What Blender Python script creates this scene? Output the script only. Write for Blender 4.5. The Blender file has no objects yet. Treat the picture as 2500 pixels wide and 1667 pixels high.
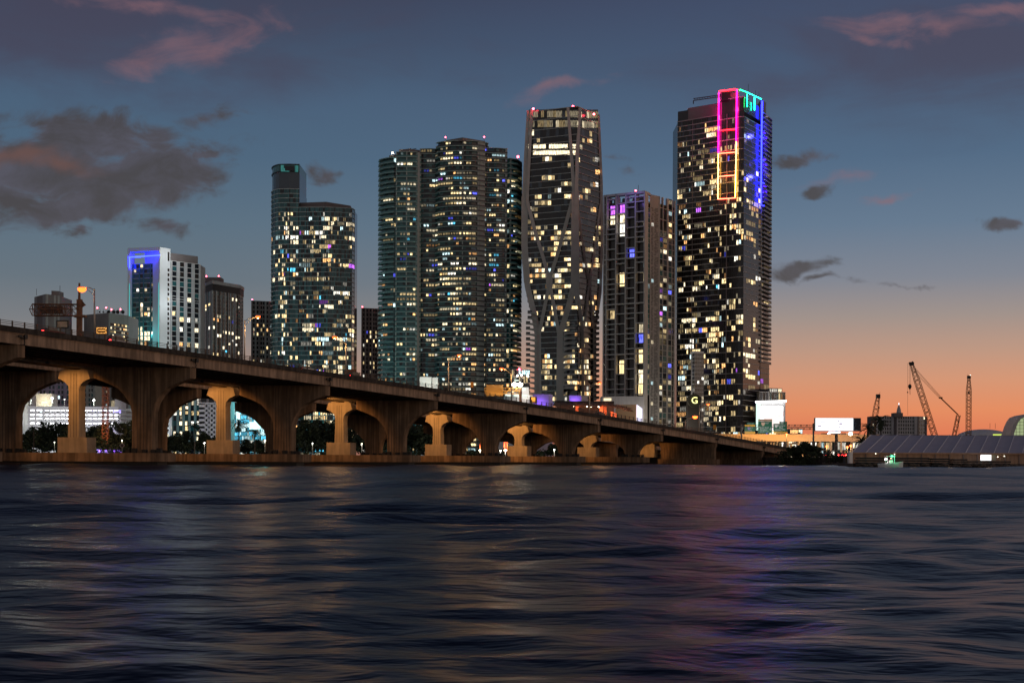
import bpy, math, random
from mathutils import Vector, Matrix
R = math.radians
random.seed(7)
scene = bpy.context.scene
COL = scene.collection

# ------------------------------------------------------------------ camera
F, HX, HY, CH = 3472.2, 1250.0, 1122.0, 1.4          # focal length, principal point (photo pixels), eye height (m)
ROLL = R(0.25)
cam_d = bpy.data.cameras.new('camera'); cam = bpy.data.objects.new('camera', cam_d); COL.objects.link(cam)
cam_d.lens = 50.0; cam_d.sensor_width = 36.0
cam_d.shift_y = (HY - 833.5) / 2500.0
cam_d.clip_start = 0.5; cam_d.clip_end = 40000
cam.matrix_world = Matrix.Translation((0, 0, CH)) @ Matrix.Rotation(R(90), 4, 'X') @ Matrix.Rotation(ROLL, 4, 'Z')
scene.camera = cam

def lv(px, py):
    dx, dy = px - HX, py - HY
    c, s = math.cos(ROLL), math.sin(ROLL)
    return dx * c + dy * s, -dx * s + dy * c
def W(px, py, Y):
    a, b = lv(px, py)
    return Vector((a / F * Y, Y, CH - b / F * Y))
def XP(px, Y, py=800): return lv(px, py)[0] / F * Y
def ZP(py, px, Y): return CH - lv(px, py)[1] / F * Y

# ------------------------------------------------------------------ render look
scene.render.engine = 'CYCLES'
scene.view_settings.view_transform = 'Standard'; scene.view_settings.look = 'None'
scene.view_settings.gamma = 1.0; scene.view_settings.exposure = 0.0
scene.cycles.max_bounces = 5; scene.cycles.diffuse_bounces = 2; scene.cycles.glossy_bounces = 3
scene.cycles.sample_clamp_indirect = 3.0; scene.cycles.use_denoising = True
scene.cycles.use_light_tree = True
scene.cycles.caustics_reflective = False; scene.cycles.caustics_refractive = False

def lin(r, g, b):
    f = lambda c: (c / 255 / 12.92) if c / 255 <= .04045 else ((c / 255 + .055) / 1.055) ** 2.4
    return (f(r), f(g), f(b), 1)

# ------------------------------------------------------------------ world: dusk sky
SUN_EL, SUN_AZ = -2.0, 40.0                          # sun just below the horizon, to the right of the view
world = bpy.data.worlds.new('World'); scene.world = world; world.use_nodes = True
wt = world.node_tree; wt.nodes.clear(); N = wt.nodes.new; LK = wt.links.new
def mth(op, a, b=None, c=None, clamp=False):
    n = N('ShaderNodeMath'); n.operation = op; n.use_clamp = clamp
    for i, v in enumerate((a, b, c)):
        if v is None: continue
        if isinstance(v, (int, float)): n.inputs[i].default_value = v
        else: LK(v, n.inputs[i])
    return n.outputs[0]
def mix(fac, a, b, mode='MIX'):
    n = N('ShaderNodeMix'); n.data_type = 'RGBA'; n.blend_type = mode
    for s, v in ((n.inputs[0], fac), (n.inputs[6], a), (n.inputs[7], b)):
        if isinstance(v, (int, float)): s.default_value = v
        elif isinstance(v, tuple): s.default_value = v
        else: LK(v, s)
    return n.outputs[2]
def ramp(fac, stops, interp='LINEAR'):
    n = N('ShaderNodeValToRGB'); cr = n.color_ramp; cr.interpolation = interp
    while len(cr.elements) < len(stops): cr.elements.new(0.5)
    for e, (p, c) in zip(cr.elements, stops): e.position = p; e.color = c
    LK(fac, n.inputs[0]); return n.outputs[0]
tc = N('ShaderNodeTexCoord'); sep = N('ShaderNodeSeparateXYZ'); LK(tc.outputs['Generated'], sep.inputs[0])
dx_, dy_, dz_ = sep.outputs
hor = mth('SQRT', mth('ADD', mth('MULTIPLY', dx_, dx_), mth('MULTIPLY', dy_, dy_)))
el = mth('ARCTAN2', dz_, hor)                        # elevation, radians
az = mth('ARCTAN2', dx_, dy_)                        # azimuth from the view axis, + to the right
e01 = mth('DIVIDE', mth('MAXIMUM', el, 0.0), 0.5, clamp=True)
def ee(py): return min(1, math.atan((HY - py) / F) / 0.5)
def stops(lst): return [(ee(py) if py is not None else 1.0, lin(*c)) for py, c in lst]
right = ramp(e01, stops([(1122, (206, 108, 84)), (1060, (222, 122, 88)), (1000, (224, 138, 98)), (930, (208, 146, 116)), (860, (184, 146, 128)), (780, (154, 140, 136)),
                         (690, (122, 128, 142)), (560, (94, 116, 140)), (400, (74, 100, 128)), (200, (64, 84, 112)), (0, (58, 70, 98)), (None, (28, 36, 58))]))
left = ramp(e01, stops([(1122, (178, 128, 112)), (960, (168, 132, 120)), (880, (150, 132, 126)), (800, (118, 122, 128)), (700, (98, 112, 124)), (560, (86, 108, 126)), (400, (72, 98, 122)),
                        (250, (68, 92, 118)), (100, (58, 74, 98)), (0, (54, 62, 84)), (None, (27, 34, 54))]))
mr = N('ShaderNodeMapRange'); mr.interpolation_type = 'SMOOTHSTEP'; LK(az, mr.inputs[0])
mr.inputs[1].default_value = -0.25; mr.inputs[2].default_value = 0.22
front = mix(mr.outputs[0], left, right)
# glow spreads round the horizon; the sky behind the camera is brightened as fill
back = ramp(e01, [(0, (.35, .32, .31, 1)), (.6, (.26, .25, .265, 1)), (1, (.18, .185, .22, 1))])
mb_ = N('ShaderNodeMapRange'); mb_.interpolation_type = 'SMOOTHSTEP'; LK(mth('ABSOLUTE', az), mb_.inputs[0])
mb_.inputs[1].default_value = 0.7; mb_.inputs[2].default_value = 1.9
bk = mth('MULTIPLY', mth('POWER', mth('MAXIMUM', dx_, 0.0), 2.0), mth('SUBTRACT', 1.0, e01))      # shore lights of the island glow to the right of the viewer
sc_n = N('ShaderNodeVectorMath'); sc_n.operation = 'MULTIPLY_ADD'; sc_n.inputs[0].default_value = (1.25, .80, .50); cbk = N('ShaderNodeCombineXYZ'); [LK(bk, cbk.inputs[i_]) for i_ in range(3)]; LK(cbk.outputs[0], sc_n.inputs[1]); LK(mix(1.0, back, (.68, .68, .68, 1), 'MULTIPLY'), sc_n.inputs[2])
sky = mix(mb_.outputs[0], front, sc_n.outputs[0])
# clouds, by direction: u = tan(azimuth), v = tan(elevation)
yy = mth('MAXIMUM', dy_, 0.02)
cu, cv = mth('DIVIDE', dx_, yy), mth('DIVIDE', dz_, yy)
comb = N('ShaderNodeCombineXYZ'); LK(cu, comb.inputs[0]); LK(cv, comb.inputs[1])
CV = comb.outputs[0]
def noise(scale, detail, rough, sx=1, sy=1, w=0, dist=0.0):
    m = N('ShaderNodeMapping'); LK(CV, m.inputs[0]); m.inputs['Scale'].default_value = (sx, sy, 1); m.inputs['Location'].default_value = (w, w * .7, w)
    n = N('ShaderNodeTexNoise'); n.inputs['Scale'].default_value = scale; n.inputs['Detail'].default_value = detail; n.inputs['Roughness'].default_value = rough
    n.inputs['Distortion'].default_value = dist
    LK(m.outputs[0], n.inputs['Vector']); return n.outputs['Fac']
WARP = None
def blob(px, py, rx, ry, ang=0, gain=1.0):
    """soft ellipse at a sky direction, given by photo pixels"""
    a, b = lv(px, py); u0, v0 = a / F, -b / F
    s = N('ShaderNodeVectorMath'); s.operation = 'SUBTRACT'; LK(WARP, s.inputs[0]); s.inputs[1].default_value = (u0, v0, 0)
    m = N('ShaderNodeVectorRotate'); m.rotation_type = 'Z_AXIS'; LK(s.outputs[0], m.inputs['Vector']); m.inputs['Angle'].default_value = -R(ang)
    q = N('ShaderNodeVectorMath'); q.operation = 'MULTIPLY'; LK(m.outputs[0], q.inputs[0]); q.inputs[1].default_value = (F / rx, F / ry, 0)
    l = N('ShaderNodeVectorMath'); l.operation = 'LENGTH'; LK(q.outputs[0], l.inputs[0])
    o = mth('SUBTRACT', 1.0, l.outputs['Value'])
    return mth('MULTIPLY', o, gain) if gain != 1 else o
def union(bl):
    r = bl[0]
    for b in bl[1:]: r = mth('MAXIMUM', r, b)
    return r
def sstep(x, a, b):
    n = N('ShaderNodeMapRange'); n.interpolation_type = 'SMOOTHSTEP'; LK(x, n.inputs[0]); n.inputs[1].default_value = a; n.inputs[2].default_value = b
    return n.outputs[0]
wn0 = N('ShaderNodeTexNoise'); wn0.inputs['Scale'].default_value = 22; wn0.inputs['Detail'].default_value = 5; LK(CV, wn0.inputs['Vector'])
w1 = N('ShaderNodeVectorMath'); w1.operation = 'MULTIPLY_ADD'; LK(wn0.outputs['Color'], w1.inputs[0]); w1.inputs[1].default_value = (.075, .03, 0)
w2 = N('ShaderNodeVectorMath'); w2.operation = 'SUBTRACT'; LK(CV, w2.inputs[0]); w2.inputs[1].default_value = (.0375, .015, 0); LK(w2.outputs[0], w1.inputs[2]); WARP = w1.outputs[0]
# thin high veil: mauve over the top of the sky
veil = union([blob(250, 60, 1050, 230, -3), blob(2350, 120, 900, 260, 4, .8)])
vn = noise(7, 6, .55, 1, 3.2, 2.0, .6)
vd = mth('MULTIPLY', sstep(mth('ADD', veil, mth('MULTIPLY', mth('SUBTRACT', vn, .5), 1.5)), .05, .9), .75)
sky = mix(vd, sky, lin(66, 62, 82))
pk = union([blob(480, 120, 300, 70, 18), blob(380, 20, 330, 36, -6), blob(1370, 218, 160, 26, 12), blob(2260, 60, 300, 46, 4), blob(2420, 25, 220, 30, 3), blob(2130, 90, 150, 22, -8), blob(2060, 440, 170, 26, 8, .8), blob(2150, 490, 110, 20, 10)])
pn = noise(16, 8, .62, 1, 2.6, 5.0, .8)
pd = mth('MULTIPLY', sstep(mth('ADD', pk, mth('MULTIPLY', mth('SUBTRACT', pn, .5), 2.2)), .1, 1.2), .6)
sky = mix(pd, sky, lin(136, 98, 104))
# grey-brown low cumulus
cu_ = union([blob(90, 415, 350, 110, 0, 1.3), blob(250, 350, 270, 72, -8, 1.2), blob(360, 430, 250, 95, 12, 1.3), blob(180, 505, 250, 62, 8, 1.3), blob(505, 385, 70, 22, -4), blob(500, 290, 110, 34, 8, .6),
             blob(200, 556, 46, 22, 0, .8), blob(400, 540, 80, 30, 0, .8), blob(30, 520, 60, 50, 0, .4), blob(775, 418, 44, 30, 20, .7), blob(1490, 390, 60, 18, 0, .4), blob(1550, 425, 36, 22, 0, .35),
             blob(1955, 382, 90, 20, 5, .75), blob(2000, 470, 50, 22, 14, .8), blob(1940, 660, 105, 24, 6, .95), blob(2450, 548, 70, 28, 0, 1.0), blob(2030, 685, 70, 10, 0, .5), blob(2200, 692, 130, 9, 0, .4)])
cn = noise(26, 9, .6, 1, 1.7, 9.0, .5)
cd = mth('MULTIPLY', sstep(mth('ADD', cu_, mth('MULTIPLY', mth('SUBTRACT', cn, .5), 2.0)), -.02, .62), .94)
lit = union([blob(40, 375, 130, 40, 0), blob(150, 400, 200, 34, -10, .9)])
ccol = mix(mth('MULTIPLY', sstep(mth('ADD', lit, mth('MULTIPLY', mth('SUBTRACT', pn, .5), 1.2)), .0, 1.0), .8), ramp(cn, [(.35, lin(80, 78, 90)), (.62, lin(66, 62, 66))]), lin(104, 72, 64))
sky = mix(cd, sky, ccol)
nish = N('ShaderNodeTexSky'); nish.sky_type = 'NISHITA'; nish.sun_disc = False
nish.sun_elevation = R(SUN_EL); nish.sun_rotation = R(SUN_AZ)
add = N('ShaderNodeMix'); add.data_type = 'RGBA'; add.blend_type = 'ADD'; add.inputs[0].default_value = 0.05
LK(sky, add.inputs[6]); LK(nish.outputs[0], add.inputs[7])
bg = N('ShaderNodeBackground'); LK(add.outputs[2], bg.inputs[0]); bg.inputs[1].default_value = 1.0
wo = N('ShaderNodeOutputWorld'); LK(bg.outputs[0], wo.inputs[0])

sd = bpy.data.lights.new('sun', 'SUN'); sd.energy = 0.02; sd.angle = R(10); sd.color = (1, .6, .4)
so = bpy.data.objects.new('sun', sd); COL.objects.link(so)
so.rotation_euler = Vector((math.sin(R(SUN_AZ)), math.cos(R(SUN_AZ)), 0.03)).to_track_quat('Z', 'Y').to_euler()

# ------------------------------------------------------------------ materials
MATS = {}
def mat(name, col, rough=.8, metal=0.0, var=.25, scale=.6, bump=0.0, spec=.5, stain=0.0):
    if name in MATS: return MATS[name]
    m = bpy.data.materials.new(name); m.use_nodes = True; t = m.node_tree; b = t.nodes['Principled BSDF']
    b.inputs['Roughness'].default_value = rough; b.inputs['Metallic'].default_value = metal; b.inputs['Specular IOR Level'].default_value = spec
    c = tuple(col[:3]) + (1,)
    if var:
        co = t.nodes.new('ShaderNodeNewGeometry')
        n = t.nodes.new('ShaderNodeTexNoise'); n.inputs['Scale'].default_value = scale; n.inputs['Detail'].default_value = 6; n.inputs['Roughness'].default_value = .65
        t.links.new(co.outputs['Position'], n.inputs['Vector'])
        r = t.nodes.new('ShaderNodeValToRGB'); r.color_ramp.elements[0].position = .3; r.color_ramp.elements[1].position = .7
        r.color_ramp.elements[0].color = tuple(x * (1 - var) for x in c[:3]) + (1,); r.color_ramp.elements[1].color = tuple(min(1, x * (1 + var)) for x in c[:3]) + (1,)
        t.links.new(n.outputs['Fac'], r.inputs[0]); out = r.outputs[0]
        if stain:                                   # vertical rain streaks
            mp = t.nodes.new('ShaderNodeMapping'); mp.inputs['Scale'].default_value = (1.6, 1.6, .12); t.links.new(co.outputs['Position'], mp.inputs[0])
            n2 = t.nodes.new('ShaderNodeTexNoise'); n2.inputs['Scale'].default_value = 1.0; n2.inputs['Detail'].default_value = 5; t.links.new(mp.outputs[0], n2.inputs['Vector'])
            r2 = t.nodes.new('ShaderNodeValToRGB'); r2.color_ramp.elements[0].position = .42; r2.color_ramp.elements[1].position = .6
            r2.color_ramp.elements[0].color = (1 - stain,) * 3 + (1,); r2.color_ramp.elements[1].color = (1, 1, 1, 1); t.links.new(n2.outputs['Fac'], r2.inputs[0])
            mx = t.nodes.new('ShaderNodeMix'); mx.data_type = 'RGBA'; mx.blend_type = 'MULTIPLY'; mx.inputs[0].default_value = 1
            t.links.new(out, mx.inputs[6]); t.links.new(r2.outputs[0], mx.inputs[7]); out = mx.outputs[2]
        t.links.new(out, b.inputs['Base Color'])
        if bump:
            bn = t.nodes.new('ShaderNodeBump'); bn.inputs['Strength'].default_value = bump; t.links.new(n.outputs['Fac'], bn.inputs['Height']); t.links.new(bn.outputs[0], b.inputs['Normal'])
    else: b.inputs['Base Color'].default_value = c
    MATS[name] = m; return m
def emi(name, col, strength, light=False, pattern=False):
    if name in MATS: return MATS[name]
    m = bpy.data.materials.new(name); m.use_nodes = True; t = m.node_tree; b = t.nodes['Principled BSDF']
    b.inputs['Base Color'].default_value = (.02, .02, .02, 1); b.inputs['Roughness'].default_value = .4
    b.inputs['Emission Color'].default_value = tuple(col[:3]) + (1,); b.inputs['Emission Strength'].default_value = strength
    if pattern:                                     # rooms seen through panes: curtains, furniture, uneven lamps
        uv = t.nodes.new('ShaderNodeUVMap'); uv.uv_map = 'UVMap'
        mp = t.nodes.new('ShaderNodeMapping'); mp.inputs['Scale'].default_value = (3.2, .9, 1); t.links.new(uv.outputs[0], mp.inputs[0])
        n = t.nodes.new('ShaderNodeTexNoise'); n.inputs['Scale'].default_value = 1.3; n.inputs['Detail'].default_value = 3; t.links.new(mp.outputs[0], n.inputs['Vector'])
        r = t.nodes.new('ShaderNodeValToRGB'); r.color_ramp.elements[0].position = .36; r.color_ramp.elements[1].position = .66
        r.color_ramp.elements[0].color = (.06, .045, .035, 1); r.color_ramp.elements[1].color = (1.5, 1.5, 1.5, 1); t.links.new(n.outputs['Fac'], r.inputs[0])
        sx = t.nodes.new('ShaderNodeSeparateXYZ'); t.links.new(uv.outputs[0], sx.inputs[0])
        wv = t.nodes.new('ShaderNodeMath'); wv.operation = 'FRACT'; t.links.new(sx.outputs[0], wv.inputs[0])
        gt = t.nodes.new('ShaderNodeMath'); gt.operation = 'GREATER_THAN'; gt.inputs[1].default_value = .1; t.links.new(wv.outputs[0], gt.inputs[0])
        mu = t.nodes.new('ShaderNodeMix'); mu.data_type = 'RGBA'; mu.blend_type = 'MULTIPLY'; mu.inputs[0].default_value = 1
        t.links.new(r.outputs[0], mu.inputs[6]); mu.inputs[7].default_value = tuple(col[:3]) + (1,)
        t.links.new(mu.outputs[2], b.inputs['Emission Color'])
        st = t.nodes.new('ShaderNodeMath'); st.operation = 'MULTIPLY'; st.inputs[1].default_value = strength; t.links.new(gt.outputs[0], st.inputs[0]); t.links.new(st.outputs[0], b.inputs['Emission Strength'])
    if not light: m.cycles.emission_sampling = 'NONE'
    MATS[name] = m; return m

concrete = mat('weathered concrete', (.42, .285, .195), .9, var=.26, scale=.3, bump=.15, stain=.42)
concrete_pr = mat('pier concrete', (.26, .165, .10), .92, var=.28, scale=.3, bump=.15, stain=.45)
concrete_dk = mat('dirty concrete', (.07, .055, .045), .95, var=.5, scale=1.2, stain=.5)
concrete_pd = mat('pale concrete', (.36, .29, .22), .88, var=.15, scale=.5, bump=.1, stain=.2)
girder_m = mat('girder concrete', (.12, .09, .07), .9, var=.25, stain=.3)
joint_shade_m = mat('dark joint and groove shade', (.08, .06, .05), .95, var=.2)
tide_m = mat('wet tidal concrete', (.012, .011, .01), .6, var=.4, scale=2)
asphalt = mat('asphalt', (.05, .05, .052), .85, var=.2, scale=2)
steel_rail = mat('weathered rail', (.11, .08, .06), .6, .2, var=.2)
galv = mat('galvanised steel', (.45, .42, .38), .45, .5, var=.1)
rust = mat('rusty steel', (.17, .085, .05), .8, .1, var=.35, scale=1.5)
black = mat('black metal', (.015, .015, .016), .5, .2, var=0)
whitep = mat('white paint', (.8, .8, .8), .6, var=.06, scale=.2)
creamp = mat('cream paint', (.62, .48, .32), .7, var=.08)
greyw = mat('grey stucco', (.34, .32, .31), .85, var=.1, scale=.15, stain=.12)
greyw2 = mat('light grey stucco', (.52, .50, .50), .85, var=.08, scale=.15, stain=.1)
brownw = mat('brown panels', (.2, .165, .16), .85, var=.12, scale=.12)
slab_g = mat('grey slab edge', (.46, .44, .42), .8, var=.12, scale=.3)
slab_w = mat('white slab edge', (.66, .64, .61), .7, var=.1, scale=.3)
rib_m = mat('pale rib concrete', (.46, .41, .38), .7, var=.1, scale=.2)
glass_d = mat('dark glass', (.012, .014, .02), .12, var=0, spec=.6)
glass_n = mat('brown glass', (.022, .018, .018), .2, var=0, spec=.6)
glass_t = mat('teal glass', (.02, .10, .11), .2, var=0, spec=.7)
glass_t2 = mat('pale teal glass', (.045, .17, .18), .25, var=0, spec=.7)
glass_b = mat('blue grey glass', (.05, .065, .085), .2, var=0, spec=.7)
rail_t = mat('teal balcony glass', (.05, .17, .17), .25, var=0, spec=.6)
rail_k = mat('dark balcony rail', (.035, .04, .042), .4, var=0)
leaf_m = mat('tree leaves', (.03, .045, .016), .8, var=.5, scale=.6)
leaf_k = mat('dark tree leaves', (.02, .03, .014), .85, var=.5, scale=.5)
bark = mat('bark', (.06, .045, .035), .95, var=.3)
tent_m = mat('tent fabric', (.34, .31, .38), .6, var=.06, scale=.3)
tentw_m = mat('tent wall fabric', (.36, .24, .17), .8, var=.12, scale=.4, stain=.2)
soil = mat('soil', (.035, .03, .022), .95, var=.4, scale=.4)

PAL = [('warm yellow room light', (1.0, .74, .36)), ('cream room light', (1.0, .84, .55)), ('white room light', (1.0, .95, .82)), ('cool room light', (.62, .9, .95)),
       ('amber room light', (1.0, .5, .18)), ('cyan room light', (.1, .6, .9)), ('blue room light', (.10, .12, 1.0)), ('violet room light', (.5, .12, .9))]
WM = []
for nm, c in PAL:
    for lvl, s in ((' bright', 2.3), (' soft', .85), (' dim', .28)):
        WM.append(emi(nm + lvl, c, s * (1.0 if nm[0] != 'b' and nm[0] != 'v' else 1.2), pattern=True))
def pick(w=(40, 24, 9, 8, 9, 2.2, 1.6, 1.2), lv_=(28, 36, 36)):
    i = random.choices(range(8), w)[0]; j = random.choices(range(3), lv_)[0]
    return i * 3 + j

# ------------------------------------------------------------------ mesh builder
def set_props(o, label=None, cat=None, group=None, kind=None):
    for k, v in (('label', label), ('category', cat), ('group', group), ('kind', kind)):
        if v: o[k] = v
    return o
ORI = {}
def origin(o): return ORI.get(o.name, Vector((0, 0, 0)))
def thing(name, label, cat, loc, group=None):
    o = bpy.data.objects.new(name, None); COL.objects.link(o); o.location = loc; o.empty_display_size = 1
    ORI[o.name] = Vector(loc); return set_props(o, label, cat, group)
class MB:
    def __init__(s): s.v = []; s.f = []; s.m = []; s.uv = []
    def face(s, pts, mi=0, uv=None):
        n = len(s.v); s.v += [tuple(p) for p in pts]; s.f.append(tuple(range(n, n + len(pts)))); s.m.append(mi); s.uv.append(uv)
    def obox(s, o, a, b, c, mi=0):
        """parallelepiped from a corner and three edge vectors"""
        o, a, b, c = map(Vector, (o, a, b, c))
        if a.cross(b).dot(c) < 0: a, b = b, a
        n = len(s.v); s.v += [tuple(p) for p in (o, o + a, o + a + b, o + b, o + c, o + a + c, o + a + b + c, o + b + c)]
        for q in ((3, 2, 1, 0), (4, 5, 6, 7), (0, 1, 5, 4), (1, 2, 6, 5), (2, 3, 7, 6), (3, 0, 4, 7)):
            s.f.append(tuple(n + i for i in q)); s.m.append(mi); s.uv.append(None)
    def box(s, x0, x1, y0, y1, z0, z1, mi=0): s.obox((x0, y0, z0), (x1 - x0, 0, 0), (0, y1 - y0, 0), (0, 0, z1 - z0), mi)
    def prism(s, poly, vec, mi=0):
        poly = [Vector(p) for p in poly]; vec = Vector(vec); n = len(s.v); k = len(poly)
        nor = Vector((0, 0, 0))
        for i in range(k): nor += poly[i].cross(poly[(i + 1) % k])
        if nor.dot(vec) > 0: poly.reverse()
        s.v += [tuple(p) for p in poly] + [tuple(p + vec) for p in poly]
        s.f.append(tuple(range(n, n + k))); s.f.append(tuple(reversed(range(n + k, n + 2 * k)))); s.m += [mi, mi]; s.uv += [None, None]
        for i in range(k):
            j = (i + 1) % k; s.f.append((n + i, n + k + i, n + k + j, n + j)); s.m.append(mi); s.uv.append(None)
    def tube(s, path, r, n=6, mi=0, cap=True):
        path = [Vector(p) for p in path]; rr = r if isinstance(r, (list, tuple)) else [r] * len(path)
        base = len(s.v); up = Vector((0, 0, 1))
        for i, p in enumerate(path):
            d = (path[min(i + 1, len(path) - 1)] - path[max(i - 1, 0)]).normalized()
            a = d.cross(up)
            if a.length < .05: a = d.cross(Vector((1, 0, 0)))
            a.normalize(); b = d.cross(a).normalized()
            for j in range(n):
                t = 2 * math.pi * (j + .5) / n; s.v.append(tuple(p + (a * math.cos(t) + b * math.sin(t)) * rr[i]))
        for i in range(len(path) - 1):
            for j in range(n):
                k = (j + 1) % n; s.f.append((base + i * n + j, base + i * n + k, base + (i + 1) * n + k, base + (i + 1) * n + j)); s.m.append(mi); s.uv.append(None)
        if cap:
            s.f.append(tuple(base + j for j in reversed(range(n)))); s.f.append(tuple(base + (len(path) - 1) * n + j for j in range(n))); s.m += [mi, mi]; s.uv += [None, None]
    def lathe(s, c, prof, n=12, mi=0):
        c = Vector(c); base = len(s.v)
        for r, z in prof:
            for j in range(n):
                t = 2 * math.pi * j / n; s.v.append((c.x + r * math.cos(t), c.y + r * math.sin(t), c.z + z))
        for i in range(len(prof) - 1):
            for j in range(n):
                k = (j + 1) % n; s.f.append((base + i * n + j, base + i * n + k, base + (i + 1) * n + k, base + (i + 1) * n + j)); s.m.append(mi); s.uv.append(None)
    def build(s, name, mats, parent=None, label=None, cat=None, group=None, kind=None, smooth=False, org=None):
        if not s.v: return None
        if parent is not None: o0 = origin(parent)
        elif org is not None: o0 = Vector(org)
        else:
            xs = [p[0] for p in s.v]; ys = [p[1] for p in s.v]; o0 = Vector(((min(xs) + max(xs)) / 2, (min(ys) + max(ys)) / 2, min(p[2] for p in s.v)))
        me = bpy.data.meshes.new(name); me.from_pydata([(p[0] - o0.x, p[1] - o0.y, p[2] - o0.z) for p in s.v], [], s.f)
        for m in (mats if isinstance(mats, (list, tuple)) else [mats]): me.materials.append(m)
        me.polygons.foreach_set('material_index', s.m)
        if any(u is not None for u in s.uv):
            l = me.uv_layers.new(name='UVMap'); i = 0
            for u, f in zip(s.uv, s.f):
                for j in range(len(f)):
                    l.data[i].uv = u[j] if u else (0, 0)
                    i += 1
        if smooth: me.polygons.foreach_set('use_smooth', [True] * len(s.f))
        me.update(); o = bpy.data.objects.new(name, me); COL.objects.link(o)
        if parent is not None: o.parent = parent; ORI[o.name] = o0
        else: o.location = o0; ORI[o.name] = o0
        return set_props(o, label, cat, group, kind)
def copy_tree(o, parent=None):
    c = o.copy(); COL.objects.link(c)
    if parent is not None: c.parent = parent
    ORI[c.name] = origin(o)
    for ch in list(o.children): copy_tree(ch, c)
    return c
def text(s, size, loc, parent, m, name='lettering', align='CENTER', ext=.01):
    cu = bpy.data.curves.new(name, 'FONT'); cu.body = s; cu.size = size; cu.align_x = align; cu.align_y = 'CENTER'; cu.extrude = ext
    cu.materials.append(m); o = bpy.data.objects.new(name, cu); COL.objects.link(o); o.rotation_euler = (R(90), 0, 0); o.parent = parent
    o.location = Vector(loc) - origin(parent); bpy.context.view_layer.update()
    me = bpy.data.meshes.new_from_object(o.evaluated_get(bpy.context.evaluated_depsgraph_get())); l_, r_ = o.location.copy(), o.rotation_euler.copy(); bpy.data.objects.remove(o)
    o = bpy.data.objects.new(name, me); COL.objects.link(o); o.parent = parent; o.location = l_; o.rotation_euler = r_; return o
def point_light(name, loc, e, col, r=.3, parent=None, kind='POINT', rot=None, size=None):
    d = bpy.data.lights.new(name, kind); d.energy = e; d.color = col
    if kind == 'POINT': d.shadow_soft_size = r
    if kind == 'SPOT': d.shadow_soft_size = r; d.spot_size = size; d.spot_blend = .5
    o = bpy.data.objects.new(name, d); COL.objects.link(o)
    if parent: o.parent = parent; o.location = Vector(loc) - origin(parent)
    else: o.location = loc
    if rot is not None: o.rotation_euler = rot
    return o

# ------------------------------------------------------------------ setting: water and land
LAND = 2.6
import numpy as np
def water_mesh():
    """one sheet of real waves: a fan of rows whose spacing grows with distance, so that swells stay resolved; flat far skirts"""
    k = .0085; Ys = 3.0 * np.exp(k * np.arange(int(math.log(640 / 3.0) / k) + 1)); A = np.tan(np.linspace(-1.0, 1.0, 460)); X = Ys[:, None] * A[None, :]; Y = np.repeat(Ys[:, None], len(A), 1); Z = np.zeros_like(X)
    rs = np.random.RandomState(5); lam = .35
    while lam < 60:
        w = np.clip((lam / (Ys * k) - 4) / 5, 0, 1) * np.clip(1.6 - lam / (Ys * .30), 0, 1); band = np.zeros_like(X)
        for _ in range(9):
            th = rs.normal(0, .62) + (math.pi if rs.rand() < .2 else 0); l = lam * rs.uniform(.75, 1.35); kk = 2 * math.pi / l
            band += np.sin(kk * (X * math.sin(th) + Y * math.cos(th)) + rs.uniform(0, 6.28) + .8 * np.sin(kk * .31 * (X * math.cos(th) - Y * math.sin(th)) + rs.uniform(0, 6.28)))
        amp = WAVE * lam / (2 * math.pi) * (1.414 / 3) * (1 if lam < 4 else (4 / lam) ** .35)
        Z += band * amp * w[:, None]; lam *= 1.5
    patch = .55 + .65 * (np.sin(X * .11 + Y * .05 + 2 * np.sin(Y * .07)) * np.sin(Y * .16 + X * .03 + 1.3) * .5 + .5)
    Z *= patch * np.clip((640 - Y) / 120, 0, 1)
    nr, nc = X.shape; V = np.stack([X, Y, Z], -1).reshape(-1, 3); ii = (np.arange(nr - 1)[:, None] * nc + np.arange(nc - 1)[None, :]).reshape(-1)
    Fc = np.stack([ii, ii + 1, ii + nc + 1, ii + nc], -1); me = bpy.data.meshes.new('water')
    ex = [(-9000, -60, 0), (9000, -60, 0), (9000, 9000, 0), (-9000, 9000, 0)]; n0 = len(V); e0, e1 = (nr - 1) * nc, nr * nc - 1
    Vl = [tuple(v) for v in V.tolist()] + ex + [(-9000, 640, 0), (9000, 640, 0), (-9000, 3, 0), (9000, 3, 0)]
    Fl = [tuple(f) for f in Fc.tolist()] + [(n0, n0 + 1, n0 + 7, nc - 1, 0, n0 + 6), (n0 + 6, 0) + tuple(range(nc, e0 + 1, nc)) + (n0 + 4,), (nc - 1, n0 + 7, n0 + 5, e1) + tuple(range(e1 - nc, nc - 1, -nc)), (n0 + 4, e0, e1, n0 + 5, n0 + 2, n0 + 3)]
    me.from_pydata(Vl, [], Fl); me.polygons.foreach_set('use_smooth', [True] * len(Fl)); me.update(); return me
WAVE = .05
wm = bpy.data.materials.new('night water'); wm.use_nodes = True; t = wm.node_tree; b = t.nodes['Principled BSDF']
b.inputs['Base Color'].default_value = (.003, .0062, .019, 1); b.inputs['IOR'].default_value = 1.33; b.inputs['Specular IOR Level'].default_value = .2
geo = t.nodes.new('ShaderNodeNewGeometry')
mp_ = t.nodes.new('ShaderNodeMapping'); mp_.inputs['Scale'].default_value = (.55, 1, 1); t.links.new(geo.outputs['Position'], mp_.inputs[0])
nz = t.nodes.new('ShaderNodeTexNoise'); nz.inputs['Scale'].default_value = 2.4; nz.inputs['Detail'].default_value = 3; t.links.new(mp_.outputs[0], nz.inputs['Vector'])
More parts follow.
